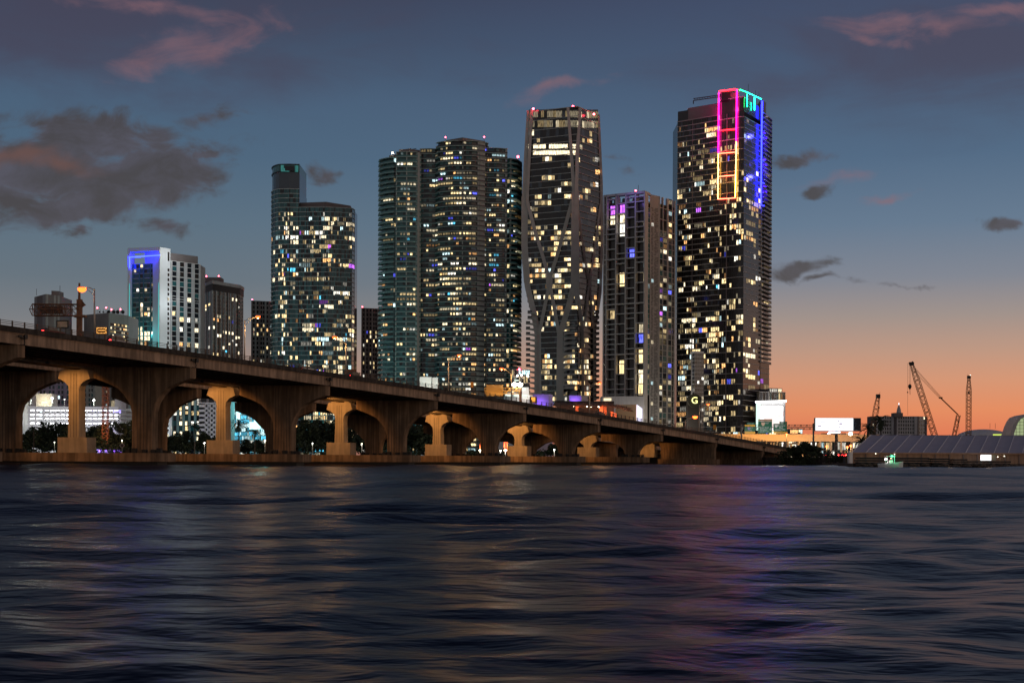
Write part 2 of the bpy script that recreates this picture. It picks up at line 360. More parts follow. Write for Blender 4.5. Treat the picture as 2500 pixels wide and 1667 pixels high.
bp = t.nodes.new('ShaderNodeBump'); bp.inputs['Strength'].default_value = 1; bp.inputs['Distance'].default_value = .07; t.links.new(nz.outputs['Fac'], bp.inputs['Height']); t.links.new(bp.outputs[0], b.inputs['Normal'])
b.inputs['Roughness'].default_value = .31
wob = bpy.data.objects.new('water', water_mesh()); wob.data.materials.append(wm); COL.objects.link(wob); wob['kind'] = 'structure'

shore = [(-6000, 590), (XP(1450, 590), 590), (XP(1700, 560), 560), (XP(1870, 452), 452), (XP(2060, 434), 434), (XP(2065, 405), 405), (9000, 404)]
LOW = .9
g = MB(); g.face([(x, y, LAND) for x, y in shore] + [(9000, 9000, LAND), (-6000, 9000, LAND)])
for (x0, y0), (x1, y1) in zip(shore, shore[1:]): g.face([(x0, y0, -1), (x1, y1, -1), (x1, y1, LAND), (x0, y0, LAND)], 1)
low = [(XP(2030, 440), 440), (XP(2072, 350), 350), (XP(2084, 336), 336), (9000, 333)]
g.face([(x, y, LOW) for x, y in low] + [(9000, 470, LOW), (XP(2030, 470), 470, LOW)])
for (x0, y0), (x1, y1) in zip(low, low[1:]): g.face([(x0, y0, -1), (x1, y1, -1), (x1, y1, LOW), (x0, y0, LOW)], 1)
g.build('ground', [soil, concrete_dk], kind='structure', org=(0, 0, 0))
# ------------------------------------------------------------------ bridges
UX, UY, SP = 19.41, 30.0, 35.73                      # one span along the bridge
def zs(k): return 18.5 - 1.35 * k - .05 * k * k if k > -1 else 19.8 + 1.2 * (-1 - k)
NB = (-74.3, 216.75, 0.0, 0.0); FB = (-83.2, 262.0, 1.508, .9)
def bp_(br, k, q, z=None, dz=0.0):
    """point on a bridge: span index k, offset q to the left of its near edge, height dz over the girder soffit"""
    zz = (zs(k + br[2]) + br[3]) if z is None else z
    return Vector((br[0] + UX * k - q, br[1] + UY * k, zz + dz))
UV = Vector((UX, UY, 0)) / SP
def strip(mb, br, k0, k1, q0, q1, d0, d1, step=.25, mi=0):
    n = max(1, round((k1 - k0) / step))
    for i in range(n):
        a, b_ = k0 + (k1 - k0) * i / n, k0 + (k1 - k0) * (i + 1) / n
        P = [bp_(br, a, q0, dz=d0), bp_(br, a, q1, dz=d0), bp_(br, a, q1, dz=d1), bp_(br, a, q0, dz=d1)]
        Q = [bp_(br, b_, q0, dz=d0), bp_(br, b_, q1, dz=d0), bp_(br, b_, q1, dz=d1), bp_(br, b_, q0, dz=d1)]
        for j in range(4):
            l = (j + 1) % 4; mb.face([P[j], P[l], Q[l], Q[j]], mi)
        if i == 0: mb.face(P[::-1], mi)
        if i == n - 1: mb.face(Q, mi)
def pier(root, br, k, width, cols=True, cap_q=(4.3, 29), rcap=True):
    z0 = zs(k + br[2]) + br[3]; base = 2.3; f = min(1.0, max(.0, (z0 - base - .4) / 8.6)); W_ = width; c0, c1 = W_ / 2 - 1.75, W_ / 2 + 1.65
    P = lambda q, z: bp_(br, k, q, z) - UV * 1.35
    if f > .62:
        d = lambda v: z0 - v * (f if v > 2 else 1)
        poly = [(0, z0), (0, d(1.9)), (2.5, d(2.85)), (4.2, d(3.7)), (5.3, d(4.9)), (c0 - .5, d(6.2)), (c0 - .05, d(7.8)), (c0, base), (c1, base), (c1 + .05, d(7.8)), (c1 + .5, d(6.2)), (W_ - 5.3, d(4.9)), (W_ - 4.2, d(3.7)), (W_ - 2.5, d(2.85)), (W_, d(1.9)), (W_, z0)]
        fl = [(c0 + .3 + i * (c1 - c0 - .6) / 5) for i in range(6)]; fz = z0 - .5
    else:
        poly = [(0, z0), (0, z0 - .9), (.35, z0 - 1.6), (.35, 1.7), (W_ - .35, 1.7), (W_ - .35, z0 - 1.6), (W_, z0 - .9), (W_, z0)]
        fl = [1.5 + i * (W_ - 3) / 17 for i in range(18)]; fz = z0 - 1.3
    mb = MB(); mb.prism([P(q, z) for q, z in poly], UV * 1.35)
    for q in fl: mb.obox(P(q, base) + Vector((-.05, -.03, 0)), (.1, 0, 0), (0, .029, 0), (0, 0, fz - base), 1)  # dark strips stand in for the shade inside the column's grooves
    p = mb.build('pier', [concrete_pr, joint_shade_m], root)
    # bearing pads between pier and girders
    for q in (.6, 3.6, 6.6, 9.6, 12.6, 15.6):
        m2 = MB(); m2.obox(P(q - .3, z0 - .02) + UV * .3, (.6, 0, 0), UV * .7, (0, 0, .12)); m2.build('bearing', joint_shade_m, p)
    if rcap:
        m3 = MB(); o = bp_(br, k, cap_q[1], .8) - UV * 2.5; wv = Vector((cap_q[1] - cap_q[0], 0, 0))
        if f <= .62: o = bp_(br, k, W_ + .3, .3) - UV * 1.9; wv = Vector((W_ + .9, 0, 0))
        m3.obox(o, wv, UV * (3.6 if f > .62 else 2.4), (0, 0, 1.5), 0)
        m3.obox(o + Vector((.5, .3, -2.2)), wv - Vector((1, 0, 0)), UV * 2.2, (0, 0, 2.22), 1)
        if f > .62:
            for q in (c0 - 1.2, c0 - .2, c1 - .2, c1 + .8, c0 + 1.4): m3.obox(P(q, base) - UV * .5, (.7, 0, 0), UV * .48, (0, 0, .55 + .3 * random.random()), 1)
        m3.build('pile_cap', [concrete_pr, tide_m], p)
def bridge(name, label, br, width, k0, k1, piers, rail=True, capr=None, far=False):
    root = thing(name, label, 'bridge', bp_(br, (k0 + k1) / 2, width / 2, 0))
    for q, wd in [(0.0, .7), (width - .7, .7)]:
        mb = MB(); strip(mb, br, k0, k1, q, q + wd, 0, 1.7); strip(mb, br, k0, k1, q - .12, q + .0, 1.55, 1.72); strip(mb, br, k0, k1, q - .1, q, 0, .22)
        for kk in range(math.ceil(k0), math.floor(k1) + 1): mb.obox(bp_(br, kk, q + .02, dz=.02) - UV * .75 + Vector((.03, 0, 0)), UV * .04, (0, -.03, 0), (0, 0, 1.5), 1)
        mb.build('edge_girder', [concrete, joint_shade_m], root)
    nq = 6
    for i in range(1, nq):
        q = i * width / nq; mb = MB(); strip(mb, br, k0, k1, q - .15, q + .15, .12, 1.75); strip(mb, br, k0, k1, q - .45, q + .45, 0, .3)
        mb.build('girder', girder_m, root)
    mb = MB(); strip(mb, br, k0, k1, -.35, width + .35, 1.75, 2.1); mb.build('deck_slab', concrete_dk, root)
    mb = MB(); strip(mb, br, k0, k1, .1, width - .1, 2.104, 2.13); mb.build('road_surface', asphalt, root)
    for q in (-.32, width + .02):
        mb = MB(); strip(mb, br, k0, k1, q, q + .3, 2.105, 2.6); mb.build('parapet', concrete_dk, root)
        mb = MB()
        for d in (.22, .46, .72): strip(mb, br, k0, k1, q + .11, q + .19, 2.6 + d, 2.6 + d + .075)
        n = int((k1 - k0) * 16)
        for i in range(n + 1):
            k = k0 + (k1 - k0) * i / n; mb.obox(bp_(br, k, q + .2, dz=2.6), UV * .16, (.12, 0, 0), (0, 0, .85))
        mb.build('railing', steel_rail, root)
    for k in piers: pier(root, br, k, width, cap_q=capr(k) if capr else (1, width + 2))
    return root
near = bridge('road_bridge', 'long concrete causeway bridge sloping down to the right, nearest to the water', NB, 16.7, -3.2, 8.62, range(-3, 9), capr=lambda k: (4.3, 29.0))
farb = bridge('road_bridge', 'second concrete causeway bridge running behind the nearest one, seen under its deck', FB, 17.5, -3.5, 8.0, range(-3, 8), capr=lambda k: (2.0, 19))
# abutments
mb = MB(); o = bp_(NB, 8.45, 20.5, -1); mb.obox(o, (20.6, 0, 0), UV * 5.5, (0, 0, zs(8.5) + 1)); mb.obox(o + Vector((-30, 0, 0)), (29, 0, 0), UV * 2, (0, 0, 4.4), 1)
mb.build('abutment', [concrete, soil], near)
# navigation light brackets over each pier of the near bridge
for k in range(-1, 9):
    o = bp_(NB, k, -.14, dz=.0) - UV * .5; mb = MB(); up = Vector((0, 0, 1)); out = Vector((.35, -.45, 0)).normalized()
    mb.obox(o + up * 1.15 - UV * .9, UV * .55, out * .4, up * .3); mb.obox(o + up * .95 + UV * .1, UV * .55, out * .5, up * .65)
    mb.tube([o + up * 1.2 - UV * .5 + out * .15, o + up * .9 + UV * .1 + out * .2, o + up * .45 + UV * .2 + out * .2, o - up * .05 + UV * .2 + out * .15], .09, 5)
    mb.build('conduit_box', black, near)

# median structure: narrow deck on flared pedestals in line with the piers
med = thing('utility_bridge', 'narrow concrete deck on flared T shaped pedestals between the two causeway bridges', 'bridge', bp_(NB, 3, 21.3, 0))
mb = MB(); strip(mb, NB, -2.6, 7.6, 19.3, 23.3, -.15, .75); strip(mb, NB, -2.6, 7.6, 18.8, 23.8, .75, 1.0)
mb.build('deck_slab', concrete_pd, med)
for i in range(-3, 7):
    k = i + 1.04; z0 = zs(k) - .35; C = lambda q, z: bp_(NB, k, 21.3 + q, z) - UV * 1.3
    h_ = min(1, (z0 - 5) / 11.5)
    poly = [(-2.35, z0), (2.35, z0), (2.75, z0 - 1.5), (1.6, z0 - 2.1), (1.0, z0 - 2.8), (.86, z0 - 3.6), (1.0, 4.9), (-1.0, 4.9), (-.86, z0 - 3.6), (-1.0, z0 - 2.8), (-1.6, z0 - 2.1), (-2.75, z0 - 1.5)]
    if z0 < 8: poly = [(-2.35, z0), (2.35, z0), (2.5, z0 - 1), (1.0, z0 - 1.8), (1.0, 2.3), (-1.0, 2.3), (-1.0, z0 - 1.8), (-2.5, z0 - 1)]
    mb = MB(); mb.prism([C(q, z) for q, z in poly], UV * 1.4)
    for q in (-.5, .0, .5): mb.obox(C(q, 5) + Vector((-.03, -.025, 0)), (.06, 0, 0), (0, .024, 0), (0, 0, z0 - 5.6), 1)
    p = mb.build('pedestal', [concrete_pd, joint_shade_m], med)
    m2 = MB(); m2.obox(C(2.55, 2.3) - UV * .3, (5.1, 0, 0), UV * 2.0, (0, 0, 2.65)); m2.build('plinth', concrete_pd, p)
    for q in (-1.4, 1.4): m2 = MB(); m2.obox(C(q + .45, z0) + UV * .2, (.9, 0, 0), UV * 1, (0, 0, .22)); m2.build('bearing', concrete_pd, p)
# sodium floodlights added under the near bridge to light the pedestals
SOD = (1.0, .45, .12)
sod_e = emi('sodium lamp glow', SOD, 12, light=True)
for i in range(-2, 7):
    k = i + .72; o = bp_(NB, k, 17.6, dz=-.1)
    fl = thing('floodlight', 'small sodium floodlight added under the near bridge to light the pedestals', 'floodlight', o, 'added sodium floodlights under the near bridge')
    mb = MB(); mb.obox(o + Vector((-.3, -.2, -.25)), (.6, 0, 0), (0, .4, 0), (0, 0, .3)); mb.tube([o, o + Vector((0, 0, .2))], .06, 5); mb.build('housing', black, fl)
    tgt = bp_(NB, i + 1.04, 21.3, 7.0) - o
    point_light('lamp_light', o + Vector((0, .1, -.45)), 4300 if i < 5 else 1900, SOD, .15, fl, 'SPOT', tgt.to_track_quat('-Z', 'Y').to_euler(), R(95))

# ------------------------------------------------------------------ street lamps
def lamp(px, py_top, hx, hy, q, right_, label, e=900, bright=8):
    # solve depth of the pole from its photo column and its offset on the near bridge
    a = lv(px, 850)[0] / F; Y = (NB[0] - q - UX / UY * NB[1]) / (a - UX / UY); k = (Y - NB[1]) / UY
    base = bp_(NB, k, q, dz=2.1); top = W(px, py_top, Y); top.x = base.x; head = W(hx, hy, Y); head.y = Y
    hgt = top.z - base.z; th = thing('street_lamp', label, 'street lamp', base, 'sodium street lamps along the bridge')
    mb = MB(); mb.tube([base, base + Vector((0, 0, hgt * .5)), top], [.17, .14, .1], 8); mb.lathe(base, [(.28, 0), (.28, .35), (.17, .5)], 8); mb.build('pole', galv, th, smooth=True)
    mb = MB(); d = head - top
    mb.tube([top - Vector((0, 0, .25)), top + d * .35 + Vector((0, 0, .12)), top + d * .75 + Vector((0, 0, .1)), head - d.normalized() * .3], .07, 6)
    mb.tube([top - Vector((0, 0, 1.1)), top + d * .45 - Vector((0, 0, .35 - d.z * .2)), top + d * .75], .05, 5); mb.build('arm', galv, th)
    mb = MB(); x = .45 if d.x > 0 else -.45
    mb.obox(head + Vector((-.45, -.2, 0)), (.9, 0, 0), (0, .4, 0), (0, 0, .16)); mb.obox(head + Vector((-.28, -.15, .16)), (.56, 0, 0), (0, .3, 0), (0, 0, .08)); lh = mb.build('lamp_head', galv, th)
    g = 1.5 if bright < 50 else 2.4
    mb = MB(); mb.lathe(head, [(.0, -.3 * g), (.18 * g, -.26 * g), (.3 * g, -.12 * g), (.29 * g, -.005)], 10); mb.build('lens', emi('lamp lens %d' % bright, (1, .10, .014), max(5.0, bright * .1), light=False), lh, smooth=True)
    point_light('lamp_light', head + Vector((0, 0, -.55)), e, (1, .5, .16), .2, th)
    return th
lamp(230, 705, 200, 703, .8, 0, 'sodium street lamp at far left, tallest in the picture, beside the big gantry post', 6500, 60)
lamp(597, 781.5, 630, 772, 15.5, 1, 'street lamp with arm to the right, between the striped tower and the teal glass tower', 1500, 30)
lamp(845, 828, 817, 822, .8, 0, 'street lamp with arm to the left, in front of the teal glass tower', 1500, 30)
lamp(1095, 874, 1121, 866.5, 15.5, 1, 'street lamp with arm to the right, in front of the wide balcony tower centre', 1500, 30)
lamp(1249, 903, 1224.6, 899, .8, 0, 'street lamp with arm to the left, beside the yellow lit gantry', 1500, 22)
lamp(1440, 940.6, 1463.8, 933.5, 15.5, 1, 'street lamp with arm to the right, between the ribbed tower and the white lattice tower', 1500, 22)
lamp(1674, 1025, 1697, 1016, .8, 1, 'brightest star like sodium lamp, low in front of the tower with neon lines', 7000, 90)
lamp(1708, 988, 1729, 986, 15.5, 1, 'dim street lamp just right of the brightest sodium lamp', 300, 8)
# lamps standing on the far bridge deck and hidden behind the near one would add nothing the photo shows

# ------------------------------------------------------------------ vehicles
tail_e = emi('red tail light', (1, .02, .02), 30); head_e = emi('head light', (1, .85, .6), 9); tyre = mat('tyre rubber', (.02, .02, .02), .9, var=0)
def car_at(o, ang, body, label, group=None, suv=False):
    """car with its nose along +x before turning; o on the road"""
    th = bpy.data.objects.new('car', None); COL.objects.link(th); ORI[th.name] = Vector((0, 0, 0))
    set_props(th, label, 'car', group)
    bm_ = mat('car paint ' + body[0], body[1], .3, .3, var=0); H = 1.75 if suv else 1.45
    side = [(-2.25, .35), (-2.3, .75), (-2.2, 1.0), (-1.5, 1.05), (1.0, .98), (1.95, .85), (2.25, .6), (2.25, .35)]
    mb = MB(); mb.prism([(x, -.88, z) for x, z in side], (0, 1.76, 0))
    cab = [(-1.95 if suv else -1.7, 1.0), (-1.7 if suv else -1.1, H), (.15, H), (.95, .98)]
    mb.prism([(x, -.72, z) for x, z in cab], (0, 1.44, 0)); mb.build('body', bm_, th)
    mb = MB()
    for y in (-.735, .735): mb.face([(x * .93 - .02, y, 1.04 + (z - 1.0) * .82) for x, z in (cab if y < 0 else cab[::-1])])
    mb.face([(-1.74, .65, 1.06), (-1.74, -.65, 1.06), (-1.16, -.6, H - .06), (-1.16, .6, H - .06)]) if not suv else mb.face([(-1.97, .65, 1.06), (-1.97, -.65, 1.06), (-1.74, -.6, H - .06), (-1.74, .6, H - .06)])
    mb.face([(.98, -.65, 1.04), (.98, .65, 1.04), (.2, .6, H - .05), (.2, -.6, H - .05)]); mb.build('window', glass_d, th)
    for x in (-1.4, 1.4):
        for y in (-.9, .72):
            mb = MB(); mb.tube([(x, y, .34), (x, y + .18, .34)], .34, 12); mb.build('wheel', tyre, th)
    for y in (-.62, .62):
        mb = MB(); mb.box(-2.34, -2.28, y - .26, y + .26, .72, .98); mb.build('tail_light', tail_e, th)
        mb = MB(); mb.box(2.22, 2.28, y - .15, y + .15, .55, .7); mb.build('headlight', head_e, th)
    th.location = o; th.rotation_euler = (0, 0, ang); return th
BA = math.atan2(UY, UX)
slope_cars = [(.25, 3.2, ('dark red', (.12, .02, .02)), 'dark red car on the bridge near the left edge, left of the gantry post', False),
              (.62, 3.0, ('silver', (.4, .4, .42)), 'silver van like car on the bridge right of the tallest lamp', True),
              (1.95, 3.4, ('white', (.6, .6, .6)), 'white car on the bridge in front of the striped tower', False),
              (2.35, 3.2, ('black', (.02, .02, .02)), 'black car with red tail lights in front of the teal glass tower', True),
              (5.2, 3.4, ('grey', (.2, .2, .21)), 'grey car on the bridge in front of the white lattice tower', True)]
for k, q, body, lab, suv in slope_cars: car_at(bp_(NB, k, q, dz=2.135), BA, body, lab, 'cars crossing the bridge', suv)
# ------------------------------------------------------------------ towers
def outward(p, q):
    e = Vector((q[0] - p[0], q[1] - p[1], 0)); e.normalize(); return Vector((e.y, -e.x, 0))
def offset_line(pts, d):
    """a polyline moved outward (towards the viewer side) by d with mitred corners"""
    out = []; n = len(pts)
    for i in range(n):
        ns = []
        if i > 0: ns.append(outward(pts[i - 1], pts[i]))
        if i < n - 1: ns.append(outward(pts[i], pts[i + 1]))
        m = sum(ns, Vector((0, 0, 0))); m.normalize(); c = max(.4, m.dot(ns[0])); out.append(Vector((pts[i][0], pts[i][1], 0)) + m * (d / c))
    return out
def P2(px, Y, py=750): return Vector((XP(px, Y, py), Y, 0))
def subdiv(p, q, n): return [p + (q - p) * (i / n) for i in range(n + 1)]
def core(root, pts, z0, z1, depth, m, name='core_wall', inset=.25):
    a = offset_line(pts, -inset); back = [Vector((p.x, max(q.y for q in a) + depth, 0)) for p in (a[-1], a[0])]
    mb = MB(); mb.prism([Vector((p.x, p.y, z0)) for p in a + back], (0, 0, z1 - z0)); return mb.build(name, m, root)
def slab(mb, pts, z, th, out, mi=0, inn=.3, back=3.0):
    a = offset_line(pts, out); b = offset_line(pts, -inn)
    up = Vector((0, 0, 1))
    for i in range(len(a) - 1):
        A, B, C, D = a[i], a[i + 1], b[i + 1], b[i]
        for zz in (z, z + th): mb.face([A + up * zz, B + up * zz, C + up * zz, D + up * zz] if zz > z else [D + up * zz, C + up * zz, B + up * zz, A + up * zz], mi)
        mb.face([A + up * z, B + up * z, B + up * (z + th), A + up * (z + th)], mi)
    for A, D in ((a[0], b[0]), (a[-1], b[-1])): mb.face([A + up * z, D + up * z, D + up * (z + th), A + up * (z + th)], mi)
class Win:
    """collects lit windows of one tower: the 100 largest become parts, the rest one part"""
    def __init__(s): s.l = []
    def add(s, p, q, z0, z1, mi, n=None):
        if n is None: n = outward(p, q) * .04
        s.l.append(((q - p).length * (z1 - z0) * (3 - mi % 3), p + n, q + n, z0, z1, mi))
    def quad(s, mb, w, mi):
        _, p, q, z0, z1, _m = w; u = random.random() * 40; k = max(1, round((q - p).length / 1.3)); u = int(u)
        mb.face([(p.x, p.y, z0), (q.x, q.y, z0), (q.x, q.y, z1), (p.x, p.y, z1)], mi, [(u, 0), (u + k, 0), (u + k, 1), (u, 1)])
    def build(s, root, many=100):
        s.l.sort(key=lambda w: -w[0])
        for w in s.l[:many]:
            mb = MB(); s.quad(mb, w, 0); mb.build('window', WM[w[5]], root)
        if len(s.l) > many:
            mb = MB()
            for w in s.l[many:]: s.quad(mb, w, w[5])
            mb.build('window', WM, root, kind='stuff')
def segs(pts, spec):
    """spec: one pattern string per segment, each letter one bay"""
    for i, pat in enumerate(spec):
        if not pat: continue
        p, q = pts[i], pts[i + 1]; wts = [.35 if c in 'wdm' else (1.0 if c != 'N' else .6) for c in pat]; T = sum(wts); a = 0
        for c, w in zip(pat, wts): yield i, c, p + (q - p) * (a / T), p + (q - p) * ((a + w) / T); a += w
def tower(root, pts, spec, z0, z1, nf, glasses, litf, slab_m=None, slab_t=.3, slab_out=.5, rail=None, rail_h=1.0, wall_m=None, wall2_m=None, mull=None, sill=.3, head=.35,
          depth=20, core_m=None, pal=None, every=lambda f: True, slab_pts=None, wall_out=.25, many=100, railgap=.0, dark=None, core_top=0, slab_inn=.3, run=.45, rail_every=lambda f: True):
    fh = (z1 - z0) / nf; up = Vector((0, 0, 1)); wn_ = Win(); gl = MB(); wl = MB(); mu = MB()
    core(root, pts, z0, z1 + core_top, depth, core_m or wall_m or slab_m)
    bays = list(segs(pts, spec)); lit_prev = None
    for f in range(nf):
        za, zb = z0 + f * fh, z0 + (f + 1) * fh; lit_prev = None
        for bi, (i, c, p, q) in enumerate(bays):
            n = outward(p, q)
            if c in 'wm': continue
            if c == 'd': continue
            zl, zh = za, zb
            if c == 'n' or c == 'N':      # punched window in a wall bay
                e = (q - p); p2, q2 = p + e * .2, q - e * .2; zl, zh = za + fh * .22, zb - fh * .12
                gl.face([(p.x, p.y, za), (q.x, q.y, za), (q.x, q.y, zb), (p.x, p.y, zb)], len(glasses))
                nn = n * .02; gl.face([p2 + nn + up * zl, q2 + nn + up * zl, q2 + nn + up * zh, p2 + nn + up * zh], random.randrange(len(glasses)))
                if random.random() < litf(f / nf, i, bi): wn_.add(p2, q2, zl + .05, zh - .05, pick(*(pal or ())))
                continue
            gi = random.choices(range(len(glasses)), [6] + [2] * (len(glasses) - 1))[0]
            gl.face([(p.x, p.y, zl), (q.x, q.y, zl), (q.x, q.y, zh), (p.x, p.y, zh)], gi)
            pr = litf(f / nf, i, bi)
            if lit_prev is not None and random.random() < run: mi = lit_prev if random.random() < .7 else pick(*(pal or ())); on = True
            else: on = random.random() < pr; mi = pick(*(pal or ()))
            if on:
                e = q - p; a, b_ = .06 + .1 * (random.random() < .3), .06 + .2 * (random.random() < .3)
                wn_.add(p + e * a, q - e * b_, zl + sill + (0 if random.random() < .7 else fh * .2), zh - head, mi)
            lit_prev = mi if on and c == 'g' else None
    gl.build('glass_wall', list(glasses) + [wall_m or slab_m or greyw], root)
    for bi, (i, c, p, q) in enumerate(bays):
        n = outward(p, q)
        if c in 'wd': wl.obox(p - n * .05 + up * z0, q - p, n * (wall_out + .05), up * (z1 - z0), 0 if c == 'w' else 1)
        elif c == 'm': wl.obox(p - n * .05 + up * z0, q - p, n * (wall_out + .5), up * (z1 - z0), 0)
        elif mull: mu.obox(q - (q - p).normalized() * .06 + up * z0, (q - p).normalized() * .12, n * .12, up * (z1 - z0))
    wl.build('wall_fin', [wall_m or slab_m or greyw, wall2_m or wall_m or greyw], root)
    if mull: mu.build('mullion', mull, root)
    if slab_m:
        sp = slab_pts or pts
        for f in range(nf + 1):
            if not every(f): continue
            mb = MB(); o = slab_out(f) if callable(slab_out) else slab_out
            slab(mb, sp, z0 + f * fh - slab_t / 2, slab_t, o, 0, slab_inn)
            if rail and f < nf and rail_every(f): slab(mb, offset_line(sp, o - .12), z0 + f * fh + slab_t / 2 + railgap, rail_h, .08, 1, .0)
            mb.build('floor_slab', [slab_m, rail or slab_m], root)
    wn_.build(root, many); return fh
red_e = emi('red aviation light', (1, .05, .08), 30)
def beacon(root, px, py, Y, zbase, r=.45):
    p = W(px, py, Y); mb = MB(); mb.tube([(p.x, p.y, zbase), (p.x, p.y, p.z - .3)], .12, 5); m = mb.build('mast', black, root)
    mb = MB(); mb.lathe(p, [(.0, -r), (r * .8, -r * .6), (r, 0), (r * .7, r * .6), (0, r)], 8); mb.build('beacon', red_e, m)
def roofbox(root, px0, px1, py0, py1, Y, d, m, name='roof_house'):
    x0, x1 = XP(px0, Y, py0), XP(px1, Y, py0); z1, z0 = ZP(py0, (px0 + px1) / 2, Y), ZP(py1, (px0 + px1) / 2, Y)
    mb = MB(); mb.box(x0, x1, Y, Y + d, z0, z1); return mb.build(name, m, root)

# --- T1: white hotel tower with blue light frame
Y1 = 900
t1 = thing('hotel_tower', 'white framed tower with teal recessed front and a blue light line near its top', 'tower', (XP(389, Y1), Y1, LAND))
A, B, C, D = P2(311, 906), P2(389.5, Y1), P2(415.5, 908), P2(488.5, 925)
zt = ZP(603, 389, Y1); up = Vector((0, 0, 1))
eAB = (B - A).normalized(); nAB = outward(A, B)
ins = [A + eAB * 1.6 - nAB * 3.0, B - eAB * .6 - nAB * 3.0]
tower(t1, ins, ['nggngn' 'gg' 'ngggn'.replace('n', 'w').replace(' ', '')], LAND, ZP(641, 350, Y1), 40, [glass_t, glass_d, glass_t], lambda f, i, b: .34 if .15 < f < .76 else .03, slab_m=slab_g, slab_t=.35, slab_out=.2,
      wall_m=mat('teal wall', (.05, .16, .17), .6, var=.1), depth=10, pal=((30, 40, 15, 3, 5, 0, 0, 0), (50, 40, 10)), run=.35, sill=.25)
mb = MB(); fr = lambda p, q, a, b_: mb.obox(p - nAB * 6 + up * a, q - p, nAB * 6, up * (b_ - a))
fr(A, A + eAB * 1.6, LAND, zt); fr(B - eAB * .6, B, LAND, zt); fr(A + eAB * 1.6, B - eAB * .6, ZP(612, 350, Y1), zt)
mb.build('frame', whitep, t1)
mb = MB(); mb.prism([p + up * LAND for p in (B, C, C + Vector((-8, 14, 0)), B + Vector((-12, 10, 0)))], up * (zt - LAND)); mb.build('white_wall', whitep, t1)
nBC = outward(B, C); e2 = C - B; wn_ = Win(); gl = MB()
for f in range(38):
    gl = MB()
    z = LAND + 3 + f * (ZP(641, 400, Y1) - LAND) / 39.5; p, q = B + e2 * .74, B + e2 * .9
    for w in (gl,): w.face([p + nBC * .03 + up * z, q + nBC * .03 + up * z, q + nBC * .03 + up * (z + 1.9), p + nBC * .03 + up * (z + 1.9)])
    gl.build('side_window', glass_n, t1)
    if random.random() < .14: wn_.add(p, q, z, z + 1.9, 4, nBC * .06)
gl = MB()
gl.face([B + e2 * .74 + nBC * .03 + up * ZP(634, 410, Y1), B + e2 * .9 + nBC * .03 + up * ZP(634, 410, Y1), B + e2 * .9 + nBC * .03 + up * ZP(612, 410, Y1), B + e2 * .74 + nBC * .03 + up * ZP(612, 410, Y1)])
gl.build('side_window', glass_n, t1); wn_.build(t1)
tower(t1, [C, D], ['wnwwnwwnwwnw'.replace('n', 'g')], LAND, ZP(637, 418, 908), 39, [glass_d, glass_t, glass_n], lambda f, i, b: .2 if f < .8 else .02, slab_m=None, wall_m=greyw2, wall_out=.5, depth=16,
      pal=((30, 40, 15, 3, 9, 0, 0, 0), (60, 30, 10)), sill=.1, head=.15, run=0)
mb = MB(); nCD = outward(C, D)
for py in (679, 732, 783, 836): z = ZP(py, 450, 915); mb.obox(C + up * z, D - C, nCD * .56, up * .25)
for f in range(40):
    z = LAND + f * (ZP(637, 418, 908) - LAND) / 39; mb.obox(C + nCD * .02 + up * z, D - C, nCD * .12, up * .3)
mb.build('ledge', slab_w, t1)
mb = MB(); mb.obox(C + (D - C) * .02 - nCD * 1 + up * ZP(640, 450, 910), (D - C) * .93, -nCD * 9, up * (ZP(618, 430, 910) - ZP(640, 430, 910)))
mb.build('roof_house', brownw, t1)
led_b = emi('blue light line', (.008, .014, 1), 28, light=True); led_c = emi('cyan light line', (.05, .8, .75), 1.0, light=True)
mb = MB(); z = ZP(625.5, 350, Y1); mb.tube([A + eAB * .9 + nAB * .3 + up * z, B - eAB * .3 + nAB * .3 + up * (z + .6)], .35, 6); mb.tube([A + eAB * 1.5 + nAB * .3 + up * z, A + eAB * 1.7 + nAB * .3 + up * ZP(652, 317, Y1)], .4, 6)
mb.build('light_line', led_b, t1)
mb = MB(); mb.tube([B - eAB * .55 + nAB * .1 + up * LAND, B - eAB * .55 + nAB * .1 + up * ZP(690, 389, Y1)], .14, 5); mb.tube([A + eAB * 1.5 + nAB * .1 + up * LAND, A + eAB * 1.5 + nAB * .1 + up * ZP(690, 313, Y1)], .14, 5); mb.build('light_line', led_c, t1)
for z_ in (20, 50, 80): point_light('lamp_light', (A + B) / 2 + nAB * 5 + up * z_, 1500, (.1, .85, .9), 1, t1)
for z_ in (20, 60, 100, 130): point_light('lamp_light', B + nBC * 14 + e2 * .5 + up * z_, 5000, (.85, .95, 1), 1, t1)
# --- T2: white and dark striped tower
t2 = thing('apartment_tower', 'slim tower with white and black vertical stripes beside the white framed tower', 'tower', (XP(540, 955), 955, LAND))
pts = [P2(490, 975), P2(518, 950), P2(585.5, 975)]
z1 = ZP(711, 540, 955)
tower(t2, pts, ['dgdgdwgww', 'wgdwwgdgwdgwgdwgwdgwdwgdg'], LAND, z1, 43, [glass_d, glass_t, glass_n], lambda f, i, b: .15 if f < .85 else .05, slab_m=slab_g, slab_t=.18, slab_out=.05, wall_m=greyw2, wall2_m=mat('charcoal panels', (.03, .03, .032), .6, var=.1), depth=14,
      pal=((20, 30, 30, 6, 4, 2, 5, 0), (50, 35, 15)), run=.2)
core(t2, pts, z1, ZP(695, 540, 955), 14, mat('charcoal panels', (.03, .03, .032)), 'top_band', inset=-.1)
core(t2, pts, ZP(695, 540, 955), ZP(687, 530, 955), 14, greyw2, 'parapet', inset=-.5)
roofbox(t2, 494, 539, 677, 688, 965, 10, brownw); beacon(t2, 503.7, 674.5, 968, ZP(677, 503, 968)); beacon(t2, 534, 673.8, 968, ZP(677, 534, 968))
